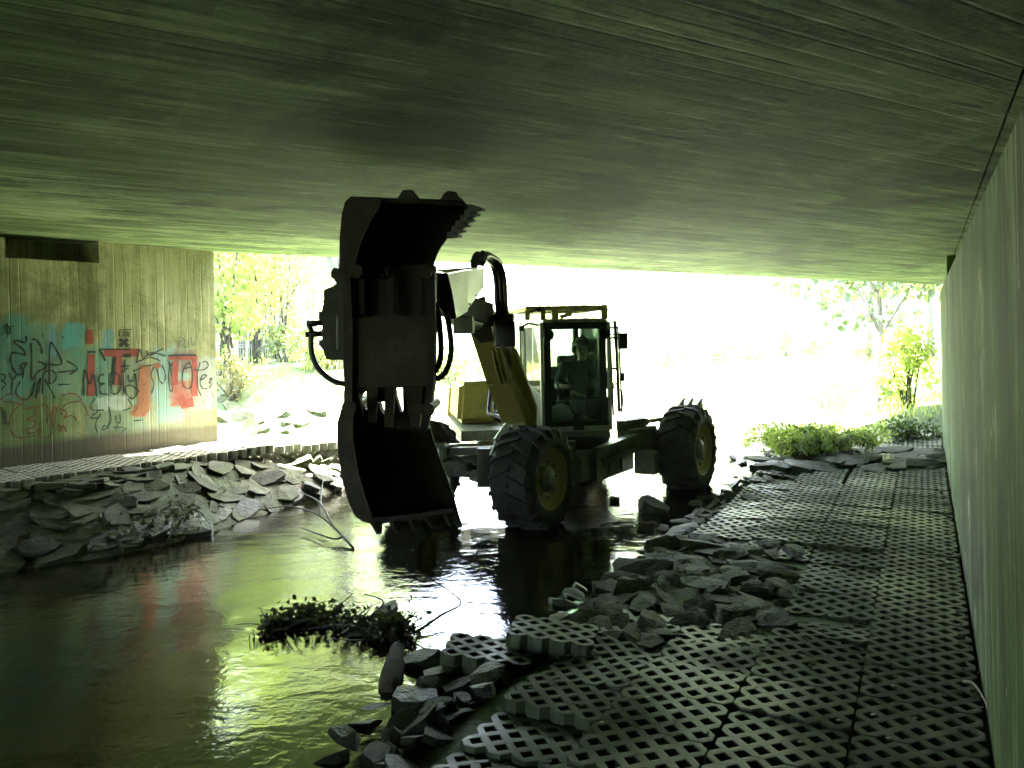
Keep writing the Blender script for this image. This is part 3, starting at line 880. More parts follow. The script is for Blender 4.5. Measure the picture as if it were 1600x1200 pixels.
def rocks():
    rr = random.Random(12)
    # left bank: slabs laid like shingles on the slope between water and paver strip
    line = [p for p in Lp[2:10]]
    tot = sum((b - a).length for a, b in zip(line[:-1], line[1:]))
    s = .3
    cols = []
    while s < tot - .1:
        cols.append(s); s += rr.uniform(.15, .20)
    for ci, s in enumerate(cols):
        p, d = line_at(line, s); n = Vector((-d.y, d.x, 0))
        # distance from the water to the paver strip along n
        f = LW1 + lw_n * .98
        den = n.dot(lw_n)
        wid = (f - p).dot(lw_n) / den if den < -.2 else 1.3
        if (p - LW1).dot(lw_dir) > 2.0: wid = 1.5
        wid = max(.5, min(2.2, wid))
        rows = max(3, int(wid / .15))
        for k in range(rows):
            t = (k + .5 + rr.uniform(-.25, .25)) / rows * wid
            c = p + n * t + d * rr.uniform(-.1, .1)
            # keep clear of the strip and the wall
            if (c - LW1).dot(lw_n) < 1.0 and (c - LW1).dot(lw_dir) < 2.6: continue
            z = ground_z([[c.x, c.y]])[0]
            z2 = ground_z([[c.x + n.x * .12, c.y + n.y * .12]])[0]
            sl = (z2 - z) / .12
            nr = Vector((-n.x * sl, -n.y * sl, 1))
            size = rr.uniform(.27, .45)
            wet = k == 0
            spin = math.atan2(n.y, n.x) + R_(40) + rr.gauss(0, .35)
            put_rock(rr.choice(RK_W if wet and rr.random() < .6 else RK_L), (c.x, c.y, z - .015 + rr.uniform(-.02, .025)), size, nr, spin,
                     'wet stone slab at the waterline of the left bank' if wet else 'grey stone slab laid in the sloping left bank', 'stones at the left waterline' if wet else 'stone slabs of the left bank', .13, rr, rr.uniform(1.0, 1.35))
    # right edge: dark rubble along the waterline
    line = [p for p in Rp[3:11]]
    tot = sum((b - a).length for a, b in zip(line[:-1], line[1:])); s = 0.0
    while s < tot:
        p, d = line_at(line, s); n = Vector((d.y, -d.x, 0))
        for k in range(3):
            c = p + n * (rr.uniform(-.16, .1) + k * .17)
            z = ground_z([[c.x, c.y]])[0]
            put_rock(rr.choice(RK_W if k == 0 else RK_R), (c.x, c.y, max(z, -.04) + rr.uniform(-.03, .035)), rr.uniform(.14, .29), (0, 0, 1), rr.uniform(0, 6.3),
                     'dark wet rock in the rubble along the right waterline' if k == 0 else 'dark rock between the paving and the right waterline', 'rubble at the right waterline' if k == 0 else 'rocks at the paving edge', .35, rr)
        s += rr.uniform(.13, .21)
    # the gap in the paving filled with flat slabs
    poly = np.array([tuple(G(*p, .1))[:2] for p in [(870, 1000), (1000, 1000), (1195, 992), (1262, 856), (1090, 838), (1035, 850), (960, 910)]])
    mn, mx = poly.min(0), poly.max(0); k = 0; tries = 0
    pts = []
    while k < 190 and tries < 9000:
        tries += 1
        q = np.array([rr.uniform(mn[0], mx[0]), rr.uniform(mn[1], mx[1])])
        if not inside(q[None], poly)[0]: continue
        if any(np.hypot(*(q - w)) < .10 for w in pts): continue
        pts.append(q); k += 1
        put_rock(rr.choice(RK_R), (q[0], q[1], .05 + rr.uniform(-.03, .05)), rr.uniform(.24, .42), (.1 * rr.random(), -.2, 1), rr.gauss(.15, .4),
                 'flat dark slab in the rock patch that breaks into the paving', 'slabs in the rock patch', .16, rr, rr.uniform(1, 1.3))
    # rubble filling the near left corner between paving and water
    poly2 = np.array([tuple(G(*p, .05))[:2] for p in [(520, 1240), (640, 1085), (775, 1028), (850, 1000), (800, 1060), (735, 1115), (640, 1195), (600, 1300)]])
    mn, mx = poly2.min(0), poly2.max(0)
    for _ in range(900):
        q = np.array([rr.uniform(mn[0], mx[0]), rr.uniform(mn[1], mx[1])])
        if not inside(q[None], poly2)[0] or any(np.hypot(*(q - w)) < .085 for w in pts): continue
        pts.append(q)
        put_rock(rr.choice(RK_R + RK_W), (q[0], q[1], ground_z([q])[0] + rr.uniform(-.01, .04)), rr.uniform(.14, .30), (0, 0, 1), rr.uniform(0, 6.3),
                 'dark rock in the rubble at the near left corner of the paving', 'rubble at the near corner', .3, rr)
    # grit along the foot of the right wall and in the joints
    for _ in range(150):
        s_ = rr.uniform(-.8, 9); c = RW0 + rw_dir * s_ + rw_n * abs(rr.gauss(0, .05)) if rr.random() < .6 else RW0 + rw_dir * s_ + rw_n * rr.uniform(.1, 2.2)
        if not inside(np.array([[c.x, c.y]]), PAVE_POLY)[0]: continue
        put_rock(rr.choice(RK_R), (c.x, c.y, PAVE_R + .004), rr.uniform(.018, .05), (0, 0, 1), rr.uniform(0, 6), 'small grit on the paving', 'grit', .3, rr)
    # slabs laid over the far end of the paving
    for px in range(1190, 1480, 17):
        for py in (708, 718, 728):
            if rr.random() < .35: continue
            c = G(px + rr.uniform(-8, 8), py + rr.uniform(-4, 4) + (1480 - px) * .01, PAVE_R)
            put_rock(rr.choice(RK_R), (c.x, c.y, PAVE_R + rr.uniform(-.03, .02)), rr.uniform(.3, .55), (0, -.1, 1), rr.gauss(.2, .3),
                     'flat grey slab lying across the far end of the right paving', 'slabs at the far end of the paving', .1, rr, 1.3)
    # single stones in the stream
    for px, py, sz, lab in ((608, 955, .19, 'small pointed dark stone standing alone in the bright water'), (660, 1035, .28, 'rounded black rock beside the stump in the water'),
                            (1022, 795, .42, 'flat dark rock in the water right of the front wheel'), (1012, 786, .26, 'small flat stone in the water behind the dark rock'),
                            (1068, 838, .40, 'blocky dark rock at the tip of the rock patch'), (1160, 722, .22, 'small stone in the bright water beyond the rear wheel'),
                            (1145, 716, .16, 'tiny stone standing in the bright water near the rear wheel'), (960, 782, .16, 'small dark stone in the ripples under the chassis'),
                            (880, 975, .30, 'upright dark rock at the water end of the rock patch'), (755, 1065, .30, 'large angular rock leaning on the paving edge'),
                            (650, 1100, .30, 'large dark rock at the near left corner of the paving'), (690, 1062, .3, 'dark boulder half in water by the paving edge')):
        g = G(px, py, .02); m = rr.choice(RK_W[2:])
        put_rock(m, (g.x, g.y, .03), sz, (0, 0, 1), rr.uniform(0, 6), lab, None, .2, rr)
    # pale dry slabs on the bank past the graffiti wall
    for k in range(26):
        px, py = rr.uniform(345, 525), rr.uniform(640, 676)
        g = G(px, py, .75)
        z = ground_z([[g.x, g.y]])[0]
        put_rock(rr.choice(RK_L), (g.x, g.y, z + .02), rr.uniform(.3, .6), (0, -.3, 1), rr.uniform(0, 6), 'dry slab scattered on the sunlit bank past the graffiti wall', 'dry slabs on the sunlit bank', .3, rr)
rocks()
place_rocks()

# ------------------------------------------------------------------ vegetation
def mat_leaf(name, lo, hi, trans=.45, tcol=(.30, .42, .06)):
    t = NT(name); oi = t.node('ShaderNodeObjectInfo'); g = t.node('ShaderNodeNewGeometry')
    a = t.noise(g.outputs['Position'], 2.2, 4, .6); r = g.outputs['Random Per Island']
    base = t.mix(t.math('ADD', t.math('MULTIPLY', a, .6), t.math('MULTIPLY', r, .4)), lo, hi)
    t.n.remove(t.b)
    d = t.node('ShaderNodeBsdfDiffuse'); tr = t.node('ShaderNodeBsdfTranslucent'); gl = t.node('ShaderNodeBsdfGlossy')
    gl.inputs['Roughness'].default_value = .45
    t.link(base, d.inputs[0]); t.link(t.mix(.5, base, tcol), tr.inputs[0])
    m1 = t.node('ShaderNodeMixShader'); m1.inputs[0].default_value = trans
    t.link(d.outputs[0], m1.inputs[1]); t.link(tr.outputs[0], m1.inputs[2])
    m2 = t.node('ShaderNodeMixShader'); m2.inputs[0].default_value = .05
    t.link(m1.outputs[0], m2.inputs[1]); t.link(gl.outputs[0], m2.inputs[2])
    t.link(m2.outputs[0], t.n['Material Output'].inputs[0])
    return t.m
M_LEAF = mat_leaf('leaf_green', (.030, .064, .014), (.085, .135, .030))
M_LEAFD = mat_leaf('leaf_dark', (.012, .032, .014), (.035, .070, .028), .2)
M_LEAFY = mat_leaf('leaf_yellow_green', (.14, .20, .03), (.25, .32, .06), .6, (.55, .68, .12))
M_BROWN = mat_leaf('leaf_dry', (.10, .075, .035), (.20, .16, .075), .3)
def mat_bark(name, lo, hi):
    t = NT(name); c = t.coord(scale=(1, 1, .18))
    a = t.noise(c, 9, 6, .7, .4); t.col(t.ramp(a, [(.35, lo), (.65, hi)])); t.set(Roughness=.9); t.bump(a, .9, .03)
    return t.m
M_BARK = mat_bark('bark', (.08, .07, .05), (.22, .19, .15))
M_BARKP = mat_bark('bark_pale', (.10, .09, .07), (.22, .20, .16))
M_TWIG = mat_plain('dead_twig', (.032, .026, .018), .7, var=.4, scale=20)

def leaf_arrays(cen, sizes, r, asp=.55, droop=.3):
    """one bent leaf (2 quads) per centre"""
    n = len(cen)
    d = r.normal(size=(n, 3)); d[:, 2] -= droop; d /= np.linalg.norm(d, axis=1)[:, None]
    u = np.cross(d, r.normal(size=(n, 3))); u /= np.linalg.norm(u, axis=1)[:, None] + 1e-9
    nn = np.cross(d, u)
    s = np.asarray(sizes)[:, None]
    mid = cen + d * s * .5 + nn * s * .10
    v = np.stack([cen, mid - u * s * asp * .5, mid + u * s * asp * .5, cen + d * s - nn * s * .05], 1).reshape(-1, 3)
    i = np.arange(n)[:, None] * 4
    f = np.concatenate([i + np.array([[0, 1, 2]]), i + np.array([[1, 3, 2]])], 0)
    return v, f
def leaves(name, cen, sizes, mat, parent, seed, asp=.55, droop=.3):
    v, f = leaf_arrays(np.asarray(cen), sizes, np.random.default_rng(seed), asp, droop)
    off = np.array(absloc(parent)) if parent is not None else 0
    return mesh_np(name, v - off, f, mat, parent)

def clumps(r, c, rad, n_clump, per, spread, flat=1.0, shell=.55):
    c = np.array(c); rad = np.array(rad)
    d = r.normal(size=(n_clump, 3)); d /= np.linalg.norm(d, axis=1)[:, None]
    q = (shell + (1 - shell) * r.random(n_clump))[:, None]
    cc = c + d * q * rad
    k = r.uniform(.5, 1.3, n_clump)
    pts = np.repeat(cc, per, 0) + r.normal(size=(n_clump * per, 3)) * spread * np.repeat(k, per)[:, None] * np.array([1, 1, flat])
    return pts, cc
def tree(px, Y, h, crown_r, base_frac, label, mat, seed, nclump=60, per=40, leaf=.22, bark=None, lean=(0, 0), trunk_r=.16, group=None, zroot=None, sub=None):
    r = np.random.default_rng(seed)
    x = ray(px, 500).x * Y
    z0 = ground_z([[x, Y]])[0] - .1 if zroot is None else zroot
    root = empty('tree', (x, Y, z0), label, 'tree', group)
    m = MB()
    top = Vector((x + lean[0], Y + lean[1], z0 + h * .92))
    base = Vector((x, Y, z0))
    k = 7
    path = [base.lerp(top, i / k) + Vector((r.normal() * .05 * h * .12, r.normal() * .05 * h * .12, 0)) * (i > 0) for i in range(k + 1)]
    m.tube(path, [trunk_r * (1.25 if i == 0 else 1 - .82 * i / k) for i in range(k + 1)], 9)
    cz = z0 + h * (base_frac + (1 - base_frac) / 2)
    rad = (crown_r, crown_r, h * (1 - base_frac) / 2)
    cx, cy_ = x + lean[0] * .7, Y + lean[1] * .7
    pts, cc = clumps(r, (cx, cy_, cz), rad, nclump, per, crown_r * .17, .7)
    for j in range(min(11, nclump)):
        q = cc[j]; i = 2 + j % 4
        a = path[min(k - 1, i)]
        mid = a.lerp(Vector(q), .5) + Vector((0, 0, .12 * crown_r))
        m.tube(spline([a, mid, q], 4), trunk_r * .34, 6, r2=trunk_r * .07)
    m.build('trunk', bark or M_BARK, root, smooth=True)
    leaves('crown', pts, r.uniform(.6, 1.3, len(pts)) * leaf, mat, root, seed + 1)
    return root
def bush(px, Y, w, h, label, mat, seed, n=26, per=30, leaf=.09, group=None, name='bush', cat='bush', z0=None, asp=.5, droop=.2, dy=None):
    r = np.random.default_rng(seed); x = ray(px, 500).x * Y
    z0 = ground_z([[x, Y]])[0] if z0 is None else z0
    root = empty(name, (x, Y, z0), label, cat, group)
    pts, cc = clumps(r, (x, Y, z0 + h * .5), (w / 2, (w if dy is None else dy) / 2, h / 2), n, per, min(w, h) * .13, .9, .25)
    pts[:, 2] = np.maximum(pts[:, 2], z0 + .01)
    m = MB()
    for j in range(min(n, 12)):
        q = Vector(cc[j]); b = Vector((x + r.normal() * w * .08, Y + r.normal() * w * .08, z0 - .05))
        m.tube(spline([b, b.lerp(q, .5) + Vector((r.normal() * .05, r.normal() * .05, .1 * h)), q], 4), .012 + .006 * h, 5, r2=.003)
    m.build('stem', M_TWIG, root, smooth=True)
    leaves('foliage', pts, r.uniform(.6, 1.3, len(pts)) * leaf, mat, root, seed + 1, asp, droop)
    return root

def vegetation():
    # tall thicket just past the graffiti wall
    bush(352, 13.6, 1.4, 3.6, 'tall leafy thicket hanging against the end of the graffiti wall', M_LEAFY, 31, 70, 46, .13, name='thicket', droop=1.1)
    bush(386, 15.2, 1.7, 4.6, 'tall yellowish bamboo like shrub behind the wire fence', M_LEAFY, 33, 80, 40, .15, name='thicket', droop=1.2)
    bush(432, 16.5, 1.6, 3.2, 'dry brownish shrub right of the wire fence', M_BROWN, 35, 60, 30, .11, name='shrub', cat='shrub')
    bush(362, 12.6, .8, .75, 'brown dead shrub on the bank below the fence', M_BROWN, 37, 24, 30, .09, name='shrub', cat='shrub')
    bush(452, 15.5, 1.1, .8, 'low green plant on the sunlit bank left of the leaning trunk', M_LEAF, 39, 24, 30, .10)
    bush(490, 14.6, .9, .55, 'small bright green plant beside the leaning trunk', M_LEAFY, 41, 20, 30, .09)
    bush(555, 16.5, 1.3, 1.0, 'round green bush behind the hanging bucket', M_LEAF, 43, 26, 30, .11)
    tree(519, 15.0, 6.0, 1.9, .5, 'leaning grey tree whose trunk stands left of the bucket', M_LEAFY, 45, 50, 36, .16, M_BARKP, (.5, .6), .22)
    # far bank behind the machine
    for k, (px, Y, w, h, mt) in enumerate(((700, 17.5, 1.4, .8, M_LEAF), (742, 19, 1.8, 1.0, M_LEAFY), (800, 21, 2.0, 1.2, M_LEAF), (1040, 24, 2.4, 1.1, M_LEAF), (1120, 26.5, 2.6, 1.2, M_LEAFY), (1190, 27, 2.4, 1.0, M_LEAF), (1265, 28.5, 2.4, .9, M_LEAF), (1330, 28, 2.0, .8, M_LEAFY))):
        bush(px, Y, w, h, 'low sunlit bush on the far stream bank', mt, 60 + k * 2, 26, 26, .14, 'bushes on the far bank')
    trees = ((915, 27, 9.5, 2.6, .35, M_LEAFY, (0, 0), .17, 'yellow green tree standing above the cab roof'),
             (1000, 36, 11, 3.2, .3, M_LEAF, (0, 0), .2, 'tree deep in the wood right of the cab'),
             (1130, 33, 10, 2.6, .42, M_LEAF, (.3, 0), .18, 'slim tree between the cab and the thick grey trunk'),
             (1226, 30.5, 11, 3.1, .38, M_LEAFD, (-.3, 0), .24, 'tree with a thick grey trunk on the far bank'),
             (1290, 36, 10, 3.3, .3, M_LEAFD, (0, 0), .2, 'dark crowned tree behind the far bank'),
             (1358, 28, 9.5, 2.6, .36, M_LEAFD, (.3, 0), .13, 'slender tree left of the sapling under a blue green crown'),
             (1402, 24.5, 9, 2.5, .40, M_LEAFD, (.2, 0), .12, 'thin straight tree behind the sapling'),
             (1375, 19.5, 8, 2.4, .27, M_LEAFD, (0, .3), .10, 'tree with a low dark crown hanging under the deck edge at the right'),
             (1455, 27, 9, 2.8, .30, M_LEAFD, (0, 0), .16, 'tree just left of the end of the right wall'),
             (560, 27, 9, 2.8, .3, M_LEAFY, (0, 0), .2, 'bright tree behind the raised bucket'),
             (415, 20, 11, 2.7, .36, M_LEAFY, (0, 0), .18, 'tall yellow green tree high over the thicket'),
             (490, 21.5, 12, 2.9, .34, M_LEAFY, (0, 0), .2, 'tall bright tree over the leaning trunk'),
             (585, 18.5, 11, 2.6, .40, M_LEAFY, (0, 0), .18, 'tall bright tree close behind the bucket'),
             (455, 24, 8, 2.4, .3, M_LEAFY, (0, 0), .18, 'light green tree above the dry shrub'))
    for k, (px, Y, h, cr, bf, mt, ln, tr, lab) in enumerate(trees):
        tree(px, Y, h, cr, bf, lab, mt, 100 + k * 3, 64, 34, .28, None, ln, tr)
    # wood behind everything: one mass of crowns
    r = np.random.default_rng(500); allp = []
    for a in np.linspace(-62, 74, 46):
        if -8 < a < 3: continue
        Y = r.uniform(46, 74); x = math.tan(R_(a)) * Y if abs(a) < 60 else math.copysign(90, a)
        z0 = ground_z([[x, Y]])[0]
        p, _ = clumps(r, (x, Y, z0 + 5.5), (5, 4, 5.5), 60, 22, .9, .8, .4); allp.append(p)
    pts = np.concatenate(allp)
    o = leaves('distant_woods', pts, r.uniform(.5, 1.1, len(pts)) * .75, M_LEAF, None, 501)
    tag(o, 'bright mass of woods closing the view beyond the stream', 'woods', None, 'stuff')
    # woods behind the camera, on the other side of the bridge
    allp = []
    for x in np.linspace(-22, 22, 12):
        p, _ = clumps(r, (x, -42 - r.uniform(0, 5), 4), (3.2, 3, 4.2), 40, 20, .7, .8, .4); allp.append(p)
    pts = np.concatenate(allp)
    o = leaves('woods', pts, r.uniform(.5, 1.1, len(pts)) * .6, M_LEAFD, None, 503)
    tag(o, 'dark woods on the near side of the bridge', 'woods', None, 'stuff')
    # right bank: sapling, ferns, tuft
    def sapling(px, Y, h, seed, label):
        r = np.random.default_rng(seed); x = ray(px, 500).x * Y; z0 = ground_z([[x, Y]])[0]
        root = empty('sapling', (x, Y, z0), label, 'sapling')
        m = MB(); pts = []
        for k in range(4):
            b = Vector((x + r.normal() * .05, Y + r.normal() * .05, z0 - .03)); t = b + Vector((r.normal() * .16, r.normal() * .16, h * r.uniform(.6, 1.0)))
            sp = spline([b, b.lerp(t, .5) + Vector((r.normal() * .06, r.normal() * .06, 0)), t], 10); m.tube(sp, .012, 5, r2=.003)
            for q in sp[4:]:
                for _ in range(9): pts.append(np.array(q) + r.normal(size=3) * .08)
        m.build('stem', M_TWIG, root, smooth=True)
        leaves('foliage', pts, r.uniform(.09, .19, len(pts)), M_LEAFY, root, seed + 1, .75, .9)
    sapling(1411, 16.6, 2.4, 71, 'leafy sapling rising from the grass near the end of the right wall')
    sapling(1396, 17.4, 1.7, 73, 'shorter sapling just behind the leafy one')
    bush(1414, 14.6, 1.0, 1.7, 'loose bright shrub between the fern clump and the end of the right wall', M_LEAFY, 79, 34, 24, .12, name='shrub', cat='shrub', droop=.6)
    bush(1408, 12.1, .8, .42, 'dark tangled bush at the foot of the sapling', M_LEAFD, 75, 24, 26, .07)
    bush(1445, 12.0, .7, .34, 'low dark bush against the end of the right wall', M_LEAFD, 77, 22, 26, .06)
    def fern(px, py, seed, s, label):
        r = np.random.default_rng(seed); g = G(px, py, .2); z0 = ground_z([[g.x, g.y]])[0]
        root = empty('fern', (g.x, g.y, z0), label, 'fern', 'ferns at the far end of the paving')
        m = MB(); pts = []; sz = []
        for k in range(11):
            a = r.uniform(0, 6.28); L = s * r.uniform(.7, 1.15); d = Vector((math.cos(a), math.sin(a), 0))
            b = Vector((g.x, g.y, z0)); sp = spline([b, b + d * L * .4 + Vector((0, 0, L * .55)), b + d * L * .8 + Vector((0, 0, L * .62)), b + d * L + Vector((0, 0, L * .45))], 6)
            m.tube(sp, .006, 4, r2=.002)
            for i, q in enumerate(sp[3:]):
                for _ in range(7): pts.append(np.array(q) + r.normal(size=3) * .035 * s * 1.5); sz.append(.10 * s * r.uniform(.6, 1.3))
        m.build('stem', M_TWIG, root); leaves('foliage', pts, np.array(sz), M_LEAFY if r.random() < .6 else M_LEAF, root, seed + 1, .4, .5)
    for k, (px, py, s) in enumerate(((1225, 706, .5), (1245, 703, .62), (1268, 706, .6), (1290, 708, .7), (1308, 703, .62), (1282, 698, .5), (1250, 698, .5), (1258, 708, .5))):
        fern(px, py, 200 + k * 2, s, 'light green fern in the clump over the far end of the right paving')
    # grass: one mass, over the open banks
    r = np.random.default_rng(77)
    xs = r.uniform(-14, 18, 42000); ys = r.uniform(9.5, 32, 42000); pts = np.column_stack([xs, ys])
    ins = inside(pts, POLY); d = np.minimum(seg_dist(pts, LN), seg_dist(pts, RN))
    right = seg_dist(pts, RN) < seg_dist(pts, LN)
    dens = vnoise(pts, .9, 9) * .6 + vnoise(pts, 2.7, 10) * .5
    k = (~ins) & (d > .35) & (((right) & (ys > 13.2) & (dens > -.1)) | ((~right) & (ys > 13.4) & (dens > -.02)))
    pav = inside(pts, PAVE_POLY); k &= ~(pav & (r.random(len(pts)) < .96))
    pts = pts[k]; z = ground_z(pts)
    n = len(pts); h = r.uniform(.08, .30, n); a = r.uniform(0, 6.28, n); w = r.uniform(.006, .014, n)
    base = np.column_stack([pts, z - .01]); u = np.column_stack([np.cos(a), np.sin(a), np.zeros(n)]); l = r.normal(size=(n, 3)) * .45; l[:, 2] = 1
    tip = base + l * h[:, None]; mid = base + (l * np.array([.35, .35, .6])) * h[:, None]
    v = np.stack([base - u * w[:, None], base + u * w[:, None], mid + u * w[:, None] * .8, mid - u * w[:, None] * .8, tip], 1).reshape(-1, 3)
    i = np.arange(n)[:, None] * 5
    me = bpy.data.meshes.new('grass')
    f = [tuple(q) for q in (i + np.array([[0, 1, 2, 3]]))] + [tuple(q) for q in (i + np.array([[3, 2, 4]]))]
    me.from_pydata([tuple(q) for q in v], [], f); me.materials.append(M_LEAFY)
    o = bpy.data.objects.new('grass', me); link(o); tag(o, 'bright green grass on the open banks', 'grass', None, 'stuff')
    # wire panel fence
    root = empty('wire_fence', tuple(P(372, 600, 13.9)), 'wire panel fence with thin upright bars behind the thicket', 'fence')
    a, b = P(338, 606, 13.4), P(455, 602, 17.5)
    za = ground_z([[a.x, a.y]])[0]; a.z = b.z = za
    d = (b - a); L = d.length; d /= L
    for k in range(3):
        m = MB(); p = a + d * L * k / 2; m.beam(p - Vector((0, 0, .2)), p + Vector((0, 0, 1.75)), .06, .04, d); m.build('post', M_GALV, root)
    m = MB(); k = 0.05
    while k < L:
        p = a + d * k; m.cyl(p + Vector((0, 0, .1)), p + Vector((0, 0, 1.62)), .006, 5); k += .11
    for hh in (.15, .6, 1.05, 1.55):
        for dz in (-.02, .02): m.cyl(a + Vector((0, 0, hh + dz)), b + Vector((0, 0, hh + dz)), .006, 5)
    m.build('wire_panel', M_GALV, root)
M_GALV = mat_plain('galvanised_steel', (.30, .31, .30), .45, .7, .25, 9)
vegetation()

# ------------------------------------------------------------------ walking excavator
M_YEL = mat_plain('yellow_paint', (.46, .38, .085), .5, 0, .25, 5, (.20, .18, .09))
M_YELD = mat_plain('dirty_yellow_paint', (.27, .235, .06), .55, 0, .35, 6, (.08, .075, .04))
M_STEEL = mat_plain('grey_green_steel', (.20, .215, .16), .5, .2, .3, 6, (.05, .045, .03))
M_DARK = mat_plain('dark_steel', (.030, .030, .025), .5, .3, .3, 8, (.05, .04, .025))
M_ARM = mat_plain('matte_dark_steel', (.030, .032, .022), .9, 0, .35, 8, (.05, .045, .03), .3, .12)
M_BLACK = mat_plain('black_plastic', (.016, .017, .015), .45, 0, .2, 10)
M_RUB = mat_plain('tyre_rubber', (.011, .011, .010), .75, 0, .3, 12, (.028, .024, .017), .3)
M_HOSE = mat_plain('hose_rubber', (.016, .016, .015), .35, 0, .2, 20)
M_RIM = mat_plain('ochre_rim_paint', (.36, .26, .085), .55, 0, .3, 9, (.13, .10, .05))
M_BUCK = mat_plain('lit_worn_bucket_steel', (.016, .013, .008), .55, .25, .5, 5, (.060, .042, .024), .7)  # worn, muddy steel, lighter copy for the lit parts of the grab
M_BUCKD = mat_plain('shaded_bucket_steel', (.008, .008, .006), .65, .2, .4, 7, (.014, .010, .006), .4)  # darker copy of the grab steel, shade of the interior in its colour
M_SHEET = mat_plain('bare_sheet_metal', (.42, .45, .38), .38, .55, .12, 3, None, .06)
M_CHROME = mat_plain('chromed_rod', (.6, .6, .58), .15, 1.0, .05, 9, None, .03)
M_WHITE = mat_plain('pale_cloth', (.40, .43, .40), .8, 0, .3, 8)
def mat_glass(name, tint, refl=1.0):
    t = NT(name); t.n.remove(t.b)
    tr = t.node('ShaderNodeBsdfTransparent'); tr.inputs[0].default_value = (*tint, 1)
    gl = t.node('ShaderNodeBsdfGlossy'); gl.inputs['Roughness'].default_value = .03
    fr = t.node('ShaderNodeFresnel'); fr.inputs[0].default_value = 1.45
    mx = t.node('ShaderNodeMixShader'); t.link(t.math('MULTIPLY', fr.outputs[0], refl), mx.inputs[0])
    t.link(tr.outputs[0], mx.inputs[1]); t.link(gl.outputs[0], mx.inputs[2])
    # dusty film
    d = t.node('ShaderNodeBsdfDiffuse'); d.inputs[0].default_value = (.18, .21, .16, 1)
    m2 = t.node('ShaderNodeMixShader'); t.link(t.ramp(t.noise(t.coord(), 4, 5, .65), [(.35, .06), (.75, .20)]), m2.inputs[0])
    t.link(mx.outputs[0], m2.inputs[1]); t.link(d.outputs[0], m2.inputs[2])
    t.link(m2.outputs[0], t.n['Material Output'].inputs[0]); return t.m
M_GLASS = mat_glass('cab_glass', (.86, .96, .88))

def plate(m, outline, holes, Y, thick, seed=0):
    """sheet cut to a photo outline standing at distance Y (number or function of px, py), with real holes and thickness"""
    Yf = Y if callable(Y) else (lambda x, y: Y)
    loops = [outline] + list(holes); v, ed = [], []
    for lp in loops:
        k = len(v); n = len(lp); v += [Vector(p) for p in lp]; ed += [(k + i, k + (i + 1) % n) for i in range(n)]
    vo, eo, fo, *_ = delaunay_2d_cdt(v, ed, [], 0, 1e-4)
    tris = []
    for f in fo:
        c = sum((vo[i] for i in f), Vector((0, 0))) / len(f); q = np.array([[c.x, c.y]])
        if inside(q, np.array(outline))[0] and not any(inside(q, np.array(h))[0] for h in holes): tris.append(f)
    fr = [m.bm.verts.new(P(p.x, p.y, Yf(p.x, p.y))) for p in vo]
    bk = [m.bm.verts.new(w.co + Vector((0, thick, 0))) for w in fr]
    cnt = {}
    for f in tris:
        m.bm.faces.new([fr[i] for i in f]); m.bm.faces.new([bk[i] for i in reversed(f)])
        for a, b in zip(f, f[1:] + f[:1]): cnt[(a, b)] = 1
    for a, b in cnt:
        if (b, a) not in cnt: m.bm.faces.new([fr[b], fr[a], bk[a], bk[b]])
    for w in fr + bk:
        if not w.link_faces: m.bm.verts.remove(w)

EXC = empty('walking_excavator', tuple(P(905, 745, 9.2).xy) + (0.0,), 'yellow walking excavator on four big tyres standing in the stream', 'excavator')
AX = Vector((.843, -.538, 0))                 # axle direction, outwards on the near side
HD = Vector((.538, .843, 0))                  # from front to rear
UP = Vector((0, 0, 1))

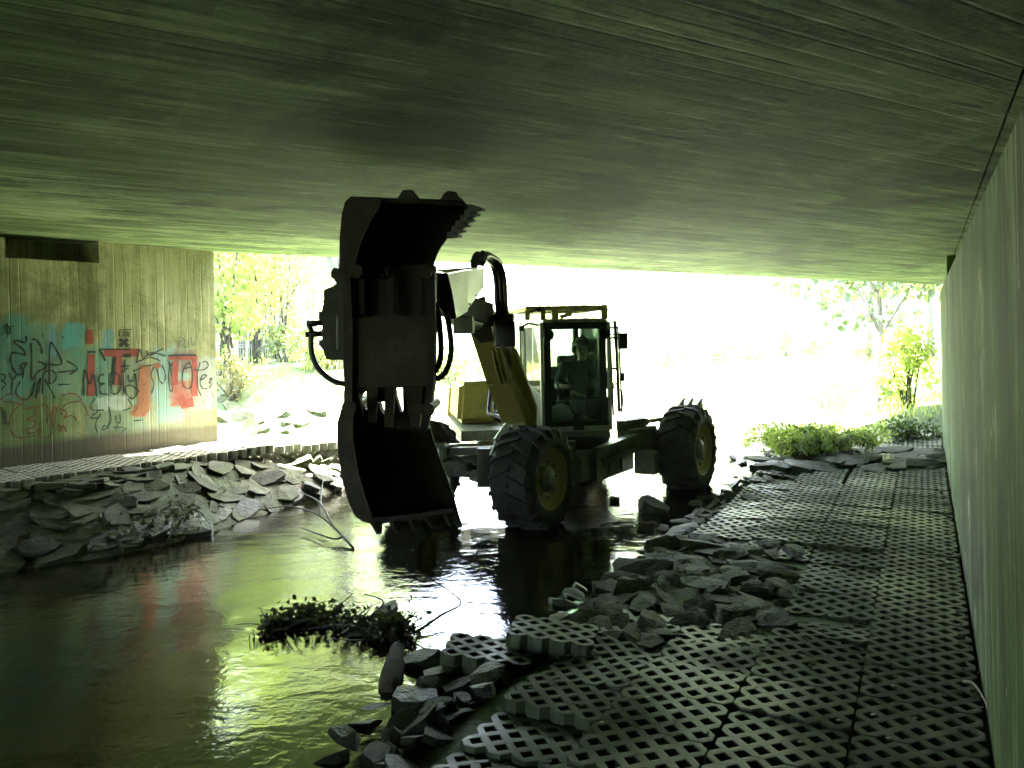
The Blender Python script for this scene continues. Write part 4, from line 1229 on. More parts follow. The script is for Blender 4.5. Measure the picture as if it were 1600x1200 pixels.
def wheel(hub, n, R, W):
    w = bpy.data.objects.new('wheel', None); link(w, EXC); w.location = hub - absloc(EXC)
    n = Vector(n)
    m = MB()
    prof = [(-W + .05, R * .57), (-W + .015, R * .62), (-W, R * .76), (-W + .02, R * .86), (-W + .06, R * .93), (-W * .5, R * .955), (-.06, R * .93), (-.02, R * .86), (0, R * .76), (-.012, R * .64), (-.03, R * .585), (-.06, R * .57)]
    m.lathe(prof, hub, n, 56, False)
    a0 = n.cross(UP).normalized(); b0 = n.cross(a0)
    N = 19
    for side in (0, 1):
        for k in range(N):
            th = 2 * math.pi * (k + .5 * side) / N
            def rp(t, thh, r): return hub + n * t + (a0 * math.cos(thh) + b0 * math.sin(thh)) * r
            ts = (-W * .54, -W * .22, -.035, .0) if side else (-W * .46, -W * .78, -W + .035, -W)
            rs = (R * 1.0, R * 1.0, R * .97, R * .84)
            sw = (0, .13, .21, .25)
            hw = (.050, .052, .060, .066)
            rings = []
            for t, r, s_, h_ in zip(ts, rs, sw, hw):
                lo = r * .90
                rings.append([m.bm.verts.new(rp(t, th + s_ - h_, lo)), m.bm.verts.new(rp(t, th + s_ + h_, lo)), m.bm.verts.new(rp(t, th + s_ + h_ * .7, r)), m.bm.verts.new(rp(t, th + s_ - h_ * .7, r))])
            for i in range(3):
                for j in range(4):
                    m.bm.faces.new([rings[i][j], rings[i][(j + 1) % 4], rings[i + 1][(j + 1) % 4], rings[i + 1][j]])
            m.bm.faces.new(list(reversed(rings[0]))); m.bm.faces.new(rings[-1])
    m.build('tyre', M_RUB, w, smooth=True, angle=35)
    m = MB()
    m.lathe([(-W + .08, R * .3), (-W + .08, R * .585), (-W + .05, R * .59), (-W + .06, R * .55), (-.10, R * .50), (-.06, R * .55), (-.04, R * .595), (-.022, R * .59), (-.03, R * .565), (-.05, R * .54), (-.075, R * .50), (-.085, R * .44), (-.09, R * .25), (-.09, R * .2)], hub, n, 48)
    m.build('rim', M_RIM, w, smooth=True, angle=35)
    m = MB()
    m.lathe([(-.10, R * .24), (-.07, R * .24), (-.06, R * .22), (-.045, R * .14), (-.035, R * .12), (-.03, .02)], hub, n, 28)
    for k in range(8):
        t = 2 * math.pi * k / 8; c = hub + (a0 * math.cos(t) + b0 * math.sin(t)) * R * .33
        m.cyl(c + n * -.10, c + n * -.065, .016, 6)
    m.build('hub', M_STEEL, w, smooth=True, angle=30)
    return w
HF = P(867, 749, 7.6); HR = P(1103, 703, 9.4); RF, WF = .52, .50
wheel(HF, AX, RF, WF); wheel(HR, AX, .525, .47)
HF2 = HF - AX * 1.95; HR2 = HR - AX * 1.95
wheel(HF2, -AX, RF, WF); wheel(HR2, -AX, .525, .47)

# chassis
c0 = Vector((.907, 8.5, 0)); inn = -AX
def CH(a, b, z): p = c0 + HD * a + inn * b; return Vector((p.x, p.y, z))
m = MB()
m.hexa([CH(0, 0, .27), CH(1.0, 0, .27), CH(1.0, .06, .27), CH(0, .06, .27), CH(0, 0, .62), CH(1.0, 0, .66), CH(1.0, .06, .66), CH(0, .06, .62)])
m.hexa([CH(-.25, .06, .30), CH(1.05, .06, .30), CH(1.05, 1.0, .30), CH(-.25, 1.0, .30), CH(-.25, .06, .58), CH(1.05, .06, .6), CH(1.05, 1.0, .6), CH(-.25, 1.0, .58)])
m.beam(CH(.14, -.012, .47), CH(1.0, -.012, .49), .035, .06)
m.beam(CH(-.02, -.02, .64), CH(1.02, -.02, .68), .10, .03)
for a in (.3, .62): m.beam(CH(a, -.01, .30), CH(a, -.01, .45), .02, .03)
for a in (.38, .52): m.box(CH(a, -.006, .57), (.02, .02, .05))
bmesh.ops.recalc_face_normals(m.bm, faces=m.bm.faces[:])
m.build('chassis', M_STEEL, EXC)
m = MB(); tc_ = P(885, 697, 9.3); tc_.z = 0
m.lathe([(.56, .50), (.62, .52), (.70, .52), (.73, .48)], tc_, (0, 0, 1), 40)
for k in range(26):
    a = 2 * math.pi * k / 26; m.cyl(tc_ + Vector((math.cos(a) * .50, math.sin(a) * .50, .70)), tc_ + Vector((math.cos(a) * .50, math.sin(a) * .50, .735)), .016, 6)
m.build('slewing_ring', M_DARK, EXC, smooth=True, angle=30)

# legs
def leg(root_pt, wheel_in, hgt, w=.20, cyl=True, rack=False):
    m = MB()
    mid = root_pt.lerp(wheel_in, .55)
    m.beam(root_pt, mid, w * 1.15, hgt * 1.1, bev=.015); m.beam(mid, wheel_in, w * .9, hgt * .9, bev=.012)
    m.beam(mid - UP * hgt * .8, mid + UP * hgt * .62, w * .9, .16, up=(wheel_in - root_pt))
    m.cyl(wheel_in - UP * .18, wheel_in + UP * .22, .09, 16)
    o = m.build('leg', M_STEEL, EXC)
    m = MB(); a = root_pt + UP * (hgt * .5 + .06); b = wheel_in + UP * (hgt * .5 + .10)
    m.cyl(a, a.lerp(b, .55), .045, 14)
    if rack:
        for k in range(7):
            q = a.lerp(b, .12 + .055 * k); m.beam(q - UP * .05, q + UP * .055, .13, .018, up=(b - a))
    m.box(a, (.12, .12, .12)); m.build('hydraulic_cylinder', M_STEEL, o, smooth=True, angle=30)
    m = MB(); m.cyl(a.lerp(b, .55), b, .026, 12); m.box(b, (.1, .1, .1)); m.build('piston_rod', M_CHROME, o, smooth=True, angle=30)
    return o
WI = HR - AX * .50
leg(CH(.95, .12, .60), Vector((WI.x, WI.y, .60)), .26, rack=True)
WI2 = HR2 + AX * .50
leg(CH(1.0, .85, .56), Vector((WI2.x, WI2.y, .56)), .26)
WJ = HF - AX * .53
leg(CH(-.2, .22, .50), Vector((WJ.x + .06, WJ.y + .1, .50)), .24)
WJ2 = HF2 + AX * .53
leg(CH(-.2, .85, .50), Vector((WJ2.x, WJ2.y, .50)), .24)
m = MB()                                         # cross member and steering gear between the front wheels
m.beam(P(676, 705, 8.55), P(775, 703, 8.1), .12, .08, bev=.01); m.beam(P(672, 733, 8.55), P(768, 736, 8.15), .10, .14, bev=.01)
m.beam(P(756, 700, 8.0), P(756, 760, 8.0), .12, .14, up=(1, 0, 0), bev=.01)
m.tube(spline([P(690, 722, 8.3), P(705, 713, 8.25), P(722, 722, 8.2), P(735, 735, 8.1)], 5), .018, 8)
m.box(P(727, 728, 8.2), (.14, .12, .10), bev=.01)
m.build('front_axle', M_DARK, EXC, smooth=True, angle=30)
m = MB()
m.cyl(P(776, 690, 7.75), P(794, 665, 7.85), .045, 14); m.cyl(P(800, 672, 7.8), P(818, 668, 7.85), .06, 14); m.cyl(P(768, 712, 7.7), P(776, 690, 7.75), .025, 10)
m.build('steering_cylinder', M_SHEET, EXC, smooth=True, angle=30)
m = MB(); m.box(P(1012, 722, 9.25), (.26, .22, .26), Matrix.Rotation(R_(-32), 3, 'Z'), .015); m.build('valve_box', M_STEEL, EXC)
# claw plate over the rear wheel
m = MB()
q = P(1070, 640, 9.75)
rz = Matrix.Rotation(R_(-32), 3, 'Z')
t_ = [Vector((-.22, -.13, -.08)), Vector((.20, -.16, -.10)), Vector((.20, .14, -.10)), Vector((-.22, .14, -.08)), Vector((-.14, -.10, .05)), Vector((.20, -.12, .08)), Vector((.20, .12, .08)), Vector((-.14, .12, .05))]
m.hexa([q + rz @ v for v in t_])
for k in (-.05, .06, .18): m.beam(q + rz @ Vector((k, .0, .05)), q + rz @ Vector((k + .05, .0, .15)), .07, .05, w2=.03, h2=.02)
m.build('support_claw', M_STEEL, EXC)

# upper carriage: platform, hood, counterweight
FL, FR = P(852, 668, 8.75), P(952, 668, 8.88)
r_ = Vector((FR.x - FL.x, FR.y - FL.y, 0)); CW = r_.length; r_.normalize(); b_ = Vector((-r_.y, r_.x, 0))
O = Vector((FL.x, FL.y, 0))
def C(a, b, z): return O + r_ * a + b_ * b + UP * z      # cab frame: across, back, up
m = MB()
m.hexa([C(-.95, .12, .72), C(CW + .02, .04, .72), C(CW + .02, 1.9, .72), C(-.95, 1.9, .72), C(-.95, .12, .84), C(CW + .02, .04, .84), C(CW + .02, 1.9, .84), C(-.95, 1.9, .84)])
m.build('platform', M_STEEL, EXC)
def hood(nm, a0, a1, b0, b1, z0, z1, mat, bev=.06):
    t = MB(); v = [C(a0, b0, z0), C(a1, b0, z0), C(a1, b1, z0), C(a0, b1, z0), C(a0 + .05, b0 + .06, z1), C(a1, b0 + .06, z1), C(a1, b1, z1), C(a0 + .05, b1, z1)]
    t.hexa(v); bmesh.ops.bevel(t.bm, geom=t.bm.edges[:], offset=bev, segments=3, affect='EDGES')
    return t.build(nm, mat, EXC, smooth=True, angle=40)
hood('engine_hood', -.93, -.42, .75, 1.85, .85, 1.36, M_YEL)
hood('counterweight', -.95, CW, 1.86, 2.25, .72, 1.28, M_YEL)
hood('fuel_tank', -.42, -.05, .72, 1.8, .85, 1.22, M_YELD)
m = MB(); e = P(757, 608, 9.75); m.cyl(e - UP * .12, e + UP * .05, .035, 12); m.build('exhaust_stub', M_STEEL, EXC, smooth=True, angle=30)
m = MB()
m.tube(spline([P(768, 600, 9.2), P(764, 632, 9.1), P(764, 646, 9.0), P(775, 650, 8.9), P(786, 656, 8.8), P(787, 680, 8.7)], 6), .022, 8)
m.tube(spline([P(776, 612, 9.2), P(772, 640, 9.1), P(782, 646, 9.0), P(793, 660, 8.8)], 6), .018, 8)
m.build('hydraulic_hose', M_HOSE, EXC, smooth=True)

# cab
CAB = bpy.data.objects.new('cab', None); link(CAB, EXC); CAB.location = O - absloc(EXC)
ZB, ZT = .86, 2.05; DP = 1.30
m = MB()
def post(a, b, z0, z1, w, d, a1=None, b1=None, bev=.012): m.beam(C(a, b, z0), C(a if a1 is None else a1, b if b1 is None else b1, z1), w, d, up=b_, bev=bev)
post(.045, .05, ZB, ZT, .085, .09); post(CW - .055, .05, ZB, ZT, .085, .09)
post(.03, DP, ZB, ZT - .02, .07, .08); post(CW - .04, DP, ZB, ZT - .02, .07, .08)
post(.03, .70, 1.25, ZT - .02, .05, .06, .03, .62)
m.beam(C(.0, .05, ZT - .035), C(CW, .05, ZT - .035), .09, .085, bev=.012)
m.beam(C(.0, .05, ZB + .02), C(CW, .05, ZB + .02), .09, .05, bev=.008)
m.beam(C(.03, .05, ZT - .03), C(.03, DP, ZT - .03), .05, .05); m.beam(C(CW - .04, .05, ZT - .03), C(CW - .04, DP, ZT - .03), .05, .05); m.beam(C(.03, .05, ZB + .03), C(.03, DP, ZB + .03), .05, .05); m.beam(C(.03, .70, ZB), C(.03, .70, 1.3), .05, .05, up=b_)
m.build('frame', M_BLACK, CAB)
m = MB()                                         # pale outer door posts and sill
m.beam(C(-.022, .03, .80), C(-.022, .03, ZT), .035, .07, up=b_, bev=.008); m.beam(C(CW + .022, .03, .80), C(CW + .022, .03, ZT), .035, .07, up=b_, bev=.008)
m.beam(C(-.03, .05, ZB - .035), C(CW + .03, .05, ZB - .035), .10, .06, bev=.008)
m.beam(C(-.03, DP, ZB), C(-.03, DP, ZT), .03, .07, up=b_, bev=.008)
m.beam(C(-.02, .05, ZT - .02), C(-.02, DP, ZT - .02), .04, .05, bev=.008); m.beam(C(CW + .02, .05, ZT - .02), C(CW + .02, DP, ZT - .02), .04, .05, bev=.008)
m.build('outer_trim', M_SHEET, CAB)
m = MB()
m.hexa([C(.0, .1, .80), C(CW, .1, .80), C(CW, DP, .80), C(.0, DP, .80), C(.0, .1, .86), C(CW, .1, .86), C(CW, DP, .86), C(.0, DP, .86)])
m.hexa([C(.02, DP, .86), C(CW - .02, DP, .86), C(CW - .02, DP + .04, .86), C(.02, DP + .04, .86), C(.02, DP, 1.50), C(CW - .02, DP, 1.50), C(CW - .02, DP + .04, 1.50), C(.02, DP + .04, 1.50)])
m.hexa([C(CW - .02, .1, .86), C(CW + .01, .1, .86), C(CW + .01, DP, .86), C(CW - .02, DP, .86), C(CW - .02, .1, 1.30), C(CW + .01, .1, 1.30), C(CW + .01, DP, 1.42), C(CW - .02, DP, 1.42)])
m.hexa([C(-.01, .1, .86), C(.02, .1, .86), C(.02, DP, .86), C(-.01, DP, .86), C(-.01, .1, 1.20), C(.02, .1, 1.20), C(.02, DP, 1.36), C(-.01, DP, 1.36)])
m.build('lower_panel', M_STEEL, CAB)
m = MB(); m.hexa([C(-.01, .0, ZT), C(CW + .01, .0, ZT), C(CW + .01, DP + .05, ZT), C(-.01, DP + .05, ZT), C(.02, .04, ZT + .045), C(CW - .02, .04, ZT + .045), C(CW - .02, DP, ZT + .045), C(.02, DP, ZT + .045)])
m.build('roof', M_SHEET, CAB)
m = MB()                                         # yellow falling object guard on the roof
for b in (.0, DP * .95):
    m.beam(C(-.20 if b == 0 else -.1, b, ZT + .165), C(CW + .0, b, ZT + .165), .05, .055, bev=.008)
for a in (-.18, .14, CW - .03): m.beam(C(a, 0, ZT + .16), C(a, DP * .95, ZT + .16), .045, .05, bev=.006)
for k in range(11):
    a = .17 + (CW - .22) * k / 10; m.beam(C(a, .0, ZT + .13), C(a - .04, DP * .92, ZT + .175), .05, .012)
for a, w in ((-.18, .06), (.0, .06), (.14, .08), (CW - .03, .07)): m.beam(C(a, .0, ZT + .03), C(a, .0, ZT + .15), w, .04, up=b_, bev=.006)
m.beam(C(.2, -.005, ZT + .06), C(.34, -.005, ZT + .10), .03, .045); m.build('roof_guard', M_YEL, CAB)
def pane(nm, pts, th=.006):
    t = MB(); n = (Vector(pts[1]) - Vector(pts[0])).cross(Vector(pts[2]) - Vector(pts[0])).normalized() * th
    t.prism(pts, n); return t.build(nm, M_GLASS, CAB)
pane('windshield', [C(.08, .055, ZB + .04), C(CW - .09, .055, ZB + .04), C(CW - .09, .055, ZT - .07), C(.08, .055, ZT - .07)])
pane('side_window', [C(.0, .1, 1.20), C(.0, .68, 1.28), C(.0, .60, ZT - .05), C(.0, .1, ZT - .05)]); pane('side_window', [C(.0, .74, 1.29), C(.0, DP - .05, 1.36), C(.0, DP - .05, ZT - .05), C(.0, .66, ZT - .05)])
pane('side_window', [C(CW, .1, 1.30), C(CW, DP - .05, 1.42), C(CW, DP - .05, ZT - .05), C(CW, .1, ZT - .05)])
pane('rear_window', [C(.06, DP + .01, 1.50), C(CW - .07, DP + .01, 1.50), C(CW - .07, DP + .01, ZT - .06), C(.06, DP + .01, ZT - .06)])
for a in (.045, CW - .055):
    t = MB(); c = C(a, -.03, ZT - .135); t.lathe([(-.03, .03), (-.02, .062), (.035, .066), (.045, .05)], c, -b_, 20); w = t.build('headlight', M_BLACK, CAB, smooth=True, angle=40)
    
m = MB(); m.beam(C(.33, -.02, ZB + .0), C(.45, -.02, ZB + .0), .05, .09, bev=.01); m.tube([C(.40, -.015, ZB + .03), C(.30, .035, ZB + .22), C(.14, .04, ZB + .52)], .008, 6); m.build('wiper', M_BLACK, CAB)
m = MB(); m.beam(C(.09, .10, 1.145), C(CW - .1, .10, 1.145), .02, .012); m.build('guard_bar', M_SHEET, CAB)
# seat, console and levers
m = MB()
SA = (P(908, 546, 9.62) - O).dot(r_)
m.box(C(SA, .92, 1.02), (.50, .50, .14), Matrix.Rotation(math.atan2(r_.y, r_.x), 3, 'Z'), .05)
m.box(C(SA + .02, 1.17, 1.34), (.48, .14, .62), Matrix.Rotation(math.atan2(r_.y, r_.x), 3, 'Z'), .05)
m.box(C(SA + .10, 1.16, 1.74), (.20, .10, .24), Matrix.Rotation(math.atan2(r_.y, r_.x), 3, 'Z'), .04)
m.build('seat', M_BLACK, CAB, smooth=True, angle=40)
for a in (.15, .70):
    m = MB(); m.box(C(a, .75, 1.16), (.10, .42, .18), Matrix.Rotation(math.atan2(r_.y, r_.x), 3, 'Z'), .02); m.tube([C(a, .62, 1.24), C(a, .58, 1.40)], .014, 8); m.blob(C(a, .575, 1.42), (.028, .028, .045), 2); m.build('control_lever', M_BLACK, CAB, smooth=True, angle=40)
m = MB(); m.blob(C(.24, .22, .99), (.15, .08, .10), 3, .35, seed=3); m.build('cloth_bundle', M_WHITE, CAB, smooth=True)
m = MB(); m.box(C(.12, .45, 1.34), (.16, .12, .14), None, .02); m.blob(C(.06, .35, 1.42), (.06, .06, .08), 2, .3, seed=5); m.build('instrument_panel', M_BLACK, CAB)
# handrail, mirrors and ladder bars on the outer side
m = MB()
for a, z0, z1, rr2 in ((.06, .95, 2.05, .012), (.13, 1.0, 2.06, .02), (.165, .98, 2.0, .012)):
    m.tube(spline([C(CW + a, .12, z1), C(CW + a + .02, .12, (z0 + z1) / 2), C(CW + a + .03, .12, z0)], 6), rr2, 8)
for z in (1.98, 1.86, 1.50, 1.32): m.cyl(C(CW, .1, z), C(CW + .165, .12, z), .012, 8)
m.tube(spline([C(CW + .165, .12, 1.25), C(CW + .20, .12, 1.22), C(CW + .20, .12, 1.05), C(CW + .15, .12, .98)], 5), .010, 6)
m.build('handrail', M_BLACK, CAB, smooth=True)
m = MB(); m.box(C(CW + .22, .10, 1.82), (.11, .05, .19), None, .015); m.tube([C(CW + .02, .1, 1.90), C(CW + .18, .10, 1.90)], .008, 6); m.build('mirror', M_BLACK, CAB)
m = MB(); m.box(C(CW + .20, .10, 1.40), (.06, .04, .10), None, .012); m.build('mirror', M_BLACK, CAB)
m = MB(); m.box(C(-.11, .0, ZT + .15), (.13, .05, .05), None, .01); m.cyl(C(-.06, -.01, ZT + .15), C(-.06, -.06, ZT + .15), .03, 14); m.build('work_light', M_DARK, CAB)
m = MB(); m.tube([C(-.02, .1, ZT - .03), C(-.16, .05, ZT + .0), C(-.24, .05, ZT - .04)], .012, 6); m.box(C(-.24, .05, ZT - .06), (.06, .05, .06), None, .01); m.build('work_light', M_DARK, CAB)

# boom
BP, BT = P(818, 672, 8.65), P(752, 497, 7.55)
m = MB()
d = (BT - BP).normalized()
m.beam(BP, BP.lerp(BT, .55), .27, .34, up=(-.3, -1, 0), w2=.27, h2=.34, bev=.015)
m.beam(BP.lerp(BT, .55), BT, .27, .34, up=(-.3, -1, 0), w2=.22, h2=.26, bev=.015)
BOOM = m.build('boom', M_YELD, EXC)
m = MB()                                         # side plate in a lighter yellow than the boom
pl = [P(798, 540, 7.72), P(806, 548, 7.8), P(838, 640, 8.5), P(836, 668, 8.65), P(822, 668, 8.6), P(800, 600, 8.1)]
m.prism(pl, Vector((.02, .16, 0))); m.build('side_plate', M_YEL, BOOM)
m = MB(); m.cyl(P(806, 646, 8.3), P(776, 560, 7.75), .05, 14); m.build('boom_cylinder', M_DARK, BOOM, smooth=True, angle=30)
m = MB()
for k, (dx, dr) in enumerate(((0, 0), (7, .05), (14, .1))):
    m.tube(spline([P(770 + dx, 545, 7.45), P(776 + dx, 575, 7.7), P(788 + dx, 612, 8.05), P(800 + dx, 650, 8.4)], 6), .014, 6)
m.build('pipe', M_YELD, BOOM, smooth=True)
m = MB(); plate(m, [(735, 470), (757, 462), (766, 500), (768, 533), (752, 536), (738, 522), (732, 495)], [(), ][:0], 7.25, .20)
for y in (478, 495, 512): m.beam(P(738, y, 7.23), P(762, y - 3, 7.23), .015, .02)
m.build('elbow_bracket', M_ARM, EXC)
m = MB(); m.box(P(789, 522, 7.35), (.20, .22, .25), None, .02); m.lathe([(-.02, .09), (0, .105), (.05, .105), (.06, .09)], P(787, 500, 7.3), UP, 18); m.build('tool_cylinder', M_BLACK, EXC, smooth=True, angle=35)
m = MB()
for k in range(5):
    o = Vector((.040 * (k % 3) - .04, .04 * (k // 3), .016 * (k % 2)))
    m.tube(spline([P(746, 415 - k, 6.6) + o, P(752, 402 - k, 6.75) + o, P(763, 399 + k * 1.5, 7.0) + o, P(774, 408 + k * 2, 7.2) + o, P(781, 435, 7.3) + o, P(783, 470, 7.3) + o, P(786, 503, 7.3) + o], 6), .026, 8)
m.build('hydraulic_hose', M_HOSE, EXC, smooth=True)
m = MB(); plate(m, [(737, 423), (739, 400), (744, 396), (748, 398), (753, 390), (757, 392), (757, 402), (748, 412), (744, 423)], [[(742, 404), (744, 400), (746, 401), (743, 408)]], 6.55, .03); m.build('hose_bracket', M_BLACK, EXC)
# dipper arm pointing at the viewer, its light sheet metal guard, and the dark flank
m = MB(); m.beam(P(757, 492, 7.4), P(692, 470, 5.5), .18, .22, w2=.14, h2=.16, bev=.012); ARM = m.build('dipper_arm', M_ARM, EXC)
m = MB()
g = [P(699, 428, 5.0), P(728, 422, 5.32), P(728.5, 486, 5.32), P(712, 496, 5.14)]
m.prism(g, Vector((.01, .03, 0)))
m.prism([P(728, 422, 5.32), P(757, 420, 5.8), P(756, 448, 5.78), P(742, 468, 5.55), P(728.5, 486, 5.32)], Vector((-.005, .03, 0)))
m.prism([P(680, 423, 5.6), P(730, 419.5, 5.6), P(757, 420, 5.8), P(728, 421.8, 5.32), P(699, 427.8, 5.0)], Vector((0, 0, .008)))
m.build('guard_plate', mat_plain('pale_sheet_metal', (.62, .66, .54), .42, .25, .1, 3, None, .06), ARM)  # bare sheet metal, colour raised for the brightness of its reflections
m = MB()
for px, py in ((755, 449), (744.5, 462), (734, 475.5)): 
    q = P(px, py, 5.32 + (px - 728) * .0165); m.cyl(q, q - Vector((0, .025, 0)), .008, 8)
m.build('bolt', M_BLACK, ARM)
m = MB(); plate(m, [(678, 425), (699, 427), (706, 455), (713, 497), (702, 500), (680, 490)], [], 4.96, .05); m.build('arm_flank', M_BLACK, ARM)
m = MB(); m.cyl(P(715, 500, 6.2), P(745, 505, 6.9), .06, 14); m.box(P(725, 508, 6.3), (.16, .3, .14), None, .015); m.build('arm_cylinder', M_STEEL, ARM, smooth=True, angle=30)

# ---- the two-jawed grab hanging from the arm
_P0 = P
def P(px, py, Y): return _P0(px, py, Y * .93)
GRAB = bpy.data.objects.new('grab_bucket', None); link(GRAB, EXC); GRAB.location = P(610, 560, 5.1) - absloc(EXC)
UPO = [(530, 424), (530.5, 372), (534, 335), (539, 315), (548, 307), (576, 308), (623, 309.5), (630, 299), (637, 296), (645, 297), (656, 310), (688, 311.5), (694, 302), (701, 298), (709, 299), (723, 312), (731, 321), (745, 323.5), (744, 330), (740, 334), (739, 343), (734, 344), (732, 351), (728, 349), (726, 357), (720, 355), (717, 365), (712, 362), (708, 374), (700, 371), (690, 384), (682, 399), (678, 413), (678, 430), (640, 440), (560, 440)]
m = MB(); plate(m, UPO, [], 5.42, .03)
# shell: the rounded back and the roof of the jaw, running from the far plate to the near rim
edge = [(531, 424), (531.5, 372), (535, 335), (540, 316), (549, 308.5), (576, 309.5), (650, 311), (725, 316), (741, 325)]
for a, b in zip(edge[:-1], edge[1:]):
    p, q = P(*a, 5.42), P(*b, 5.42); p2, q2 = P(*a, 4.85), P(*b, 4.85)
    s = .965
    m.prism([p, q, q2, p2], (P(640, 380, 5.1) - (p + q2) / 2).normalized() * .03)
m.build('upper_jaw', M_BUCKD, GRAB)
m = MB(); plate(m, [(530, 424), (530.5, 372), (534, 335), (539, 315), (548, 307), (596, 308), (592, 325), (578, 345), (560, 385), (552, 424)], [], 4.83, .025); m.build('upper_cheek', M_BUCK, GRAB)
for k in range(6):                                # teeth along the upper lip
    t = k / 5; a = P(736 - 34 * t, 326 + 42 * t, 4.85 + .5 * t); m = MB()
    m.beam(a, a + Vector((.075, -.03, -.012)), .07, .05, w2=.04, h2=.014); m.build('tooth', M_DARK, GRAB)
for c in ((638, 303), (706, 305)):
    m = MB(); m.beam(P(c[0] - 1, c[1] + 9, 5.2), P(c[0], c[1] - 5, 5.2), .13, .05, up=(0, 1, 0), w2=.06, h2=.05, bev=.008); m.build('lug', M_DARK, GRAB)
MID = [(529, 415), (680, 415), (681, 500), (679, 600), (674, 640), (668, 672), (536, 672), (538, 600), (533, 500)]
HOLES = [[(547, 415.8), (552, 415.8), (552, 420), (547, 420)], [(572.5, 415.8), (578.5, 415.8), (578.5, 421), (574, 421)], [(627, 415.5), (633, 415.5), (633.5, 423.5), (626, 421)],
         [(562, 620), (565, 615), (573, 611), (574.5, 641), (571, 639)], [(591, 628), (603, 628), (602, 651), (595, 640)], [(616, 606), (629, 606), (630, 644), (625, 643), (618, 620)]]
m = MB(); plate(m, MID, HOLES, 5.10, .10)
m.build('grab_frame', M_BUCKD, GRAB)
m = MB(); plate(m, [(552, 497), (600, 494), (655, 492), (677, 494), (676, 560), (675, 604), (640, 603), (600, 605), (556, 606)], [], 4.98, .10); bmesh.ops.bevel(m.bm, geom=[e for e in m.bm.edges if len(e.link_faces) == 2 and e.calc_face_angle(0) > .8], offset=.008, segments=2, affect='EDGES'); m.build('cover_plate', M_BUCK, GRAB)
m = MB(); plate(m, [(536, 424), (547, 428), (551, 520), (550, 640), (541, 640), (537, 560)], [], 4.93, .14); m.build('side_rail', M_BUCK, GRAB)
m = MB(); plate(m, [(664, 424), (679, 424), (680, 500), (678, 600), (672, 650), (664, 650), (668, 560)], [], 4.95, .12); m.build('side_rail', M_BUCKD, GRAB)
for x in (566, 612, 655):
    m = MB(); m.beam(P(x, 425, 5.02), P(x, 492, 5.02), .035, .05, up=(0, 1, 0)); m.build('rib', M_BUCKD, GRAB)
for x0, x1, xt, yt in ((541, 560, 564, 672), (574, 591, 582, 660), (603, 617, 608, 668), (631, 662, 650, 668)):   # tines reaching into the lower jaw
    m = MB(); a, b = P((x0 + x1) / 2, 602, 5.03), P(xt, yt, 4.92); m.beam(a, b, (x1 - x0) / 1200 * 5, .06, up=(0, 1, 0), w2=.05, h2=.03); m.build('tine', M_BUCK, GRAB)
LOW = [(541, 628), (570, 632), (580, 650), (600, 655), (640, 652), (668, 640), (671, 665), (678, 690), (686, 714), (698, 745), (710, 780), (717, 806), (722, 822), (714, 824), (705, 812), (694, 803), (680, 805), (676, 815), (650, 812), (628, 815), (600, 818), (585, 820), (566, 815), (554, 806), (544, 784), (535, 752), (529, 715), (526.5, 690), (527, 660), (533, 640)]
m = MB(); plate(m, LOW, [], 5.40, .03)
edge = [(542, 630), (534, 642), (528, 662), (527.5, 690), (530, 715), (536, 752), (545, 783), (555, 804), (567, 813), (600, 816), (650, 811), (690, 803), (712, 800)]
for a, b in zip(edge[:-1], edge[1:]):
    p, q = P(*a, 5.40), P(*b, 5.40); p2, q2 = P(*a, 4.85), P(*b, 4.85)
    m.prism([p, q, q2, p2], (P(620, 710, 5.1) - (p + q2) / 2).normalized() * .03)
m.build('lower_jaw', M_BUCKD, GRAB)
m = MB(); plate(m, [(541, 628), (533, 640), (527, 660), (526.5, 690), (529, 715), (535, 752), (544, 784), (554, 806), (566, 814), (583, 812), (570, 780), (558, 735), (551, 690), (552, 650), (556, 632)], [], 4.83, .025); m.build('lower_cheek', M_BUCK, GRAB)
for k in range(5):
    t = k / 4; a = P(588 + 112 * t, 815 - 12 * t, 4.9 + .3 * t); m = MB(); m.beam(a, a + Vector((.02, -.02, -.07)), .06, .045, w2=.025, h2=.02); m.build('tooth', M_DARK, GRAB)
m = MB(); plate(m, [(532, 420), (522, 418), (517, 424), (517, 433), (522, 436), (526, 443), (521, 447), (512, 450), (506, 453), (506, 465), (503, 487), (498, 487), (498, 499), (503, 503), (503, 531), (498, 531), (498, 538), (505, 547), (510, 562), (538, 563), (538, 420)], [[(525, 492), (528, 492), (528, 546), (525, 546)]], 5.0, .22)
m.build('rotary_drive', M_DARK, GRAB)
m = MB()
m.tube([P(503, 504, 5.1), P(491, 505.5, 5.1), P(480, 506, 5.1)], .018, 8); m.tube([P(503, 521, 5.1), P(490, 522, 5.1), P(478, 523, 5.1)], .018, 8); m.tube([P(482, 506, 5.1), P(488, 520, 5.1)], .015, 8)
m.tube(spline([P(487, 518, 5.1), P(486, 540, 5.1), P(489, 558, 5.1), P(497, 575, 5.1), P(510, 588, 5.1), P(525, 597, 5.1), P(540, 600, 5.1)], 6), .017, 10)
m.build('hydraulic_hose', M_HOSE, GRAB, smooth=True)
m = MB(); m.tube(spline([P(684, 470, 5.15), P(697, 490, 5.12), P(703, 520, 5.1), P(705, 548, 5.1), P(700, 573, 5.1), P(690, 588, 5.1), P(676, 593, 5.1)], 6), .019, 10)
m.build('hydraulic_hose', M_HOSE, GRAB, smooth=True)
m = MB(); m.tube(spline([P(680, 472, 5.05), P(686, 500, 5.05), P(689, 540, 5.05), P(687, 565, 5.05), P(679, 582, 5.05)], 6), .019, 10)
m.build('hydraulic_hose', M_HOSE, GRAB, smooth=True)
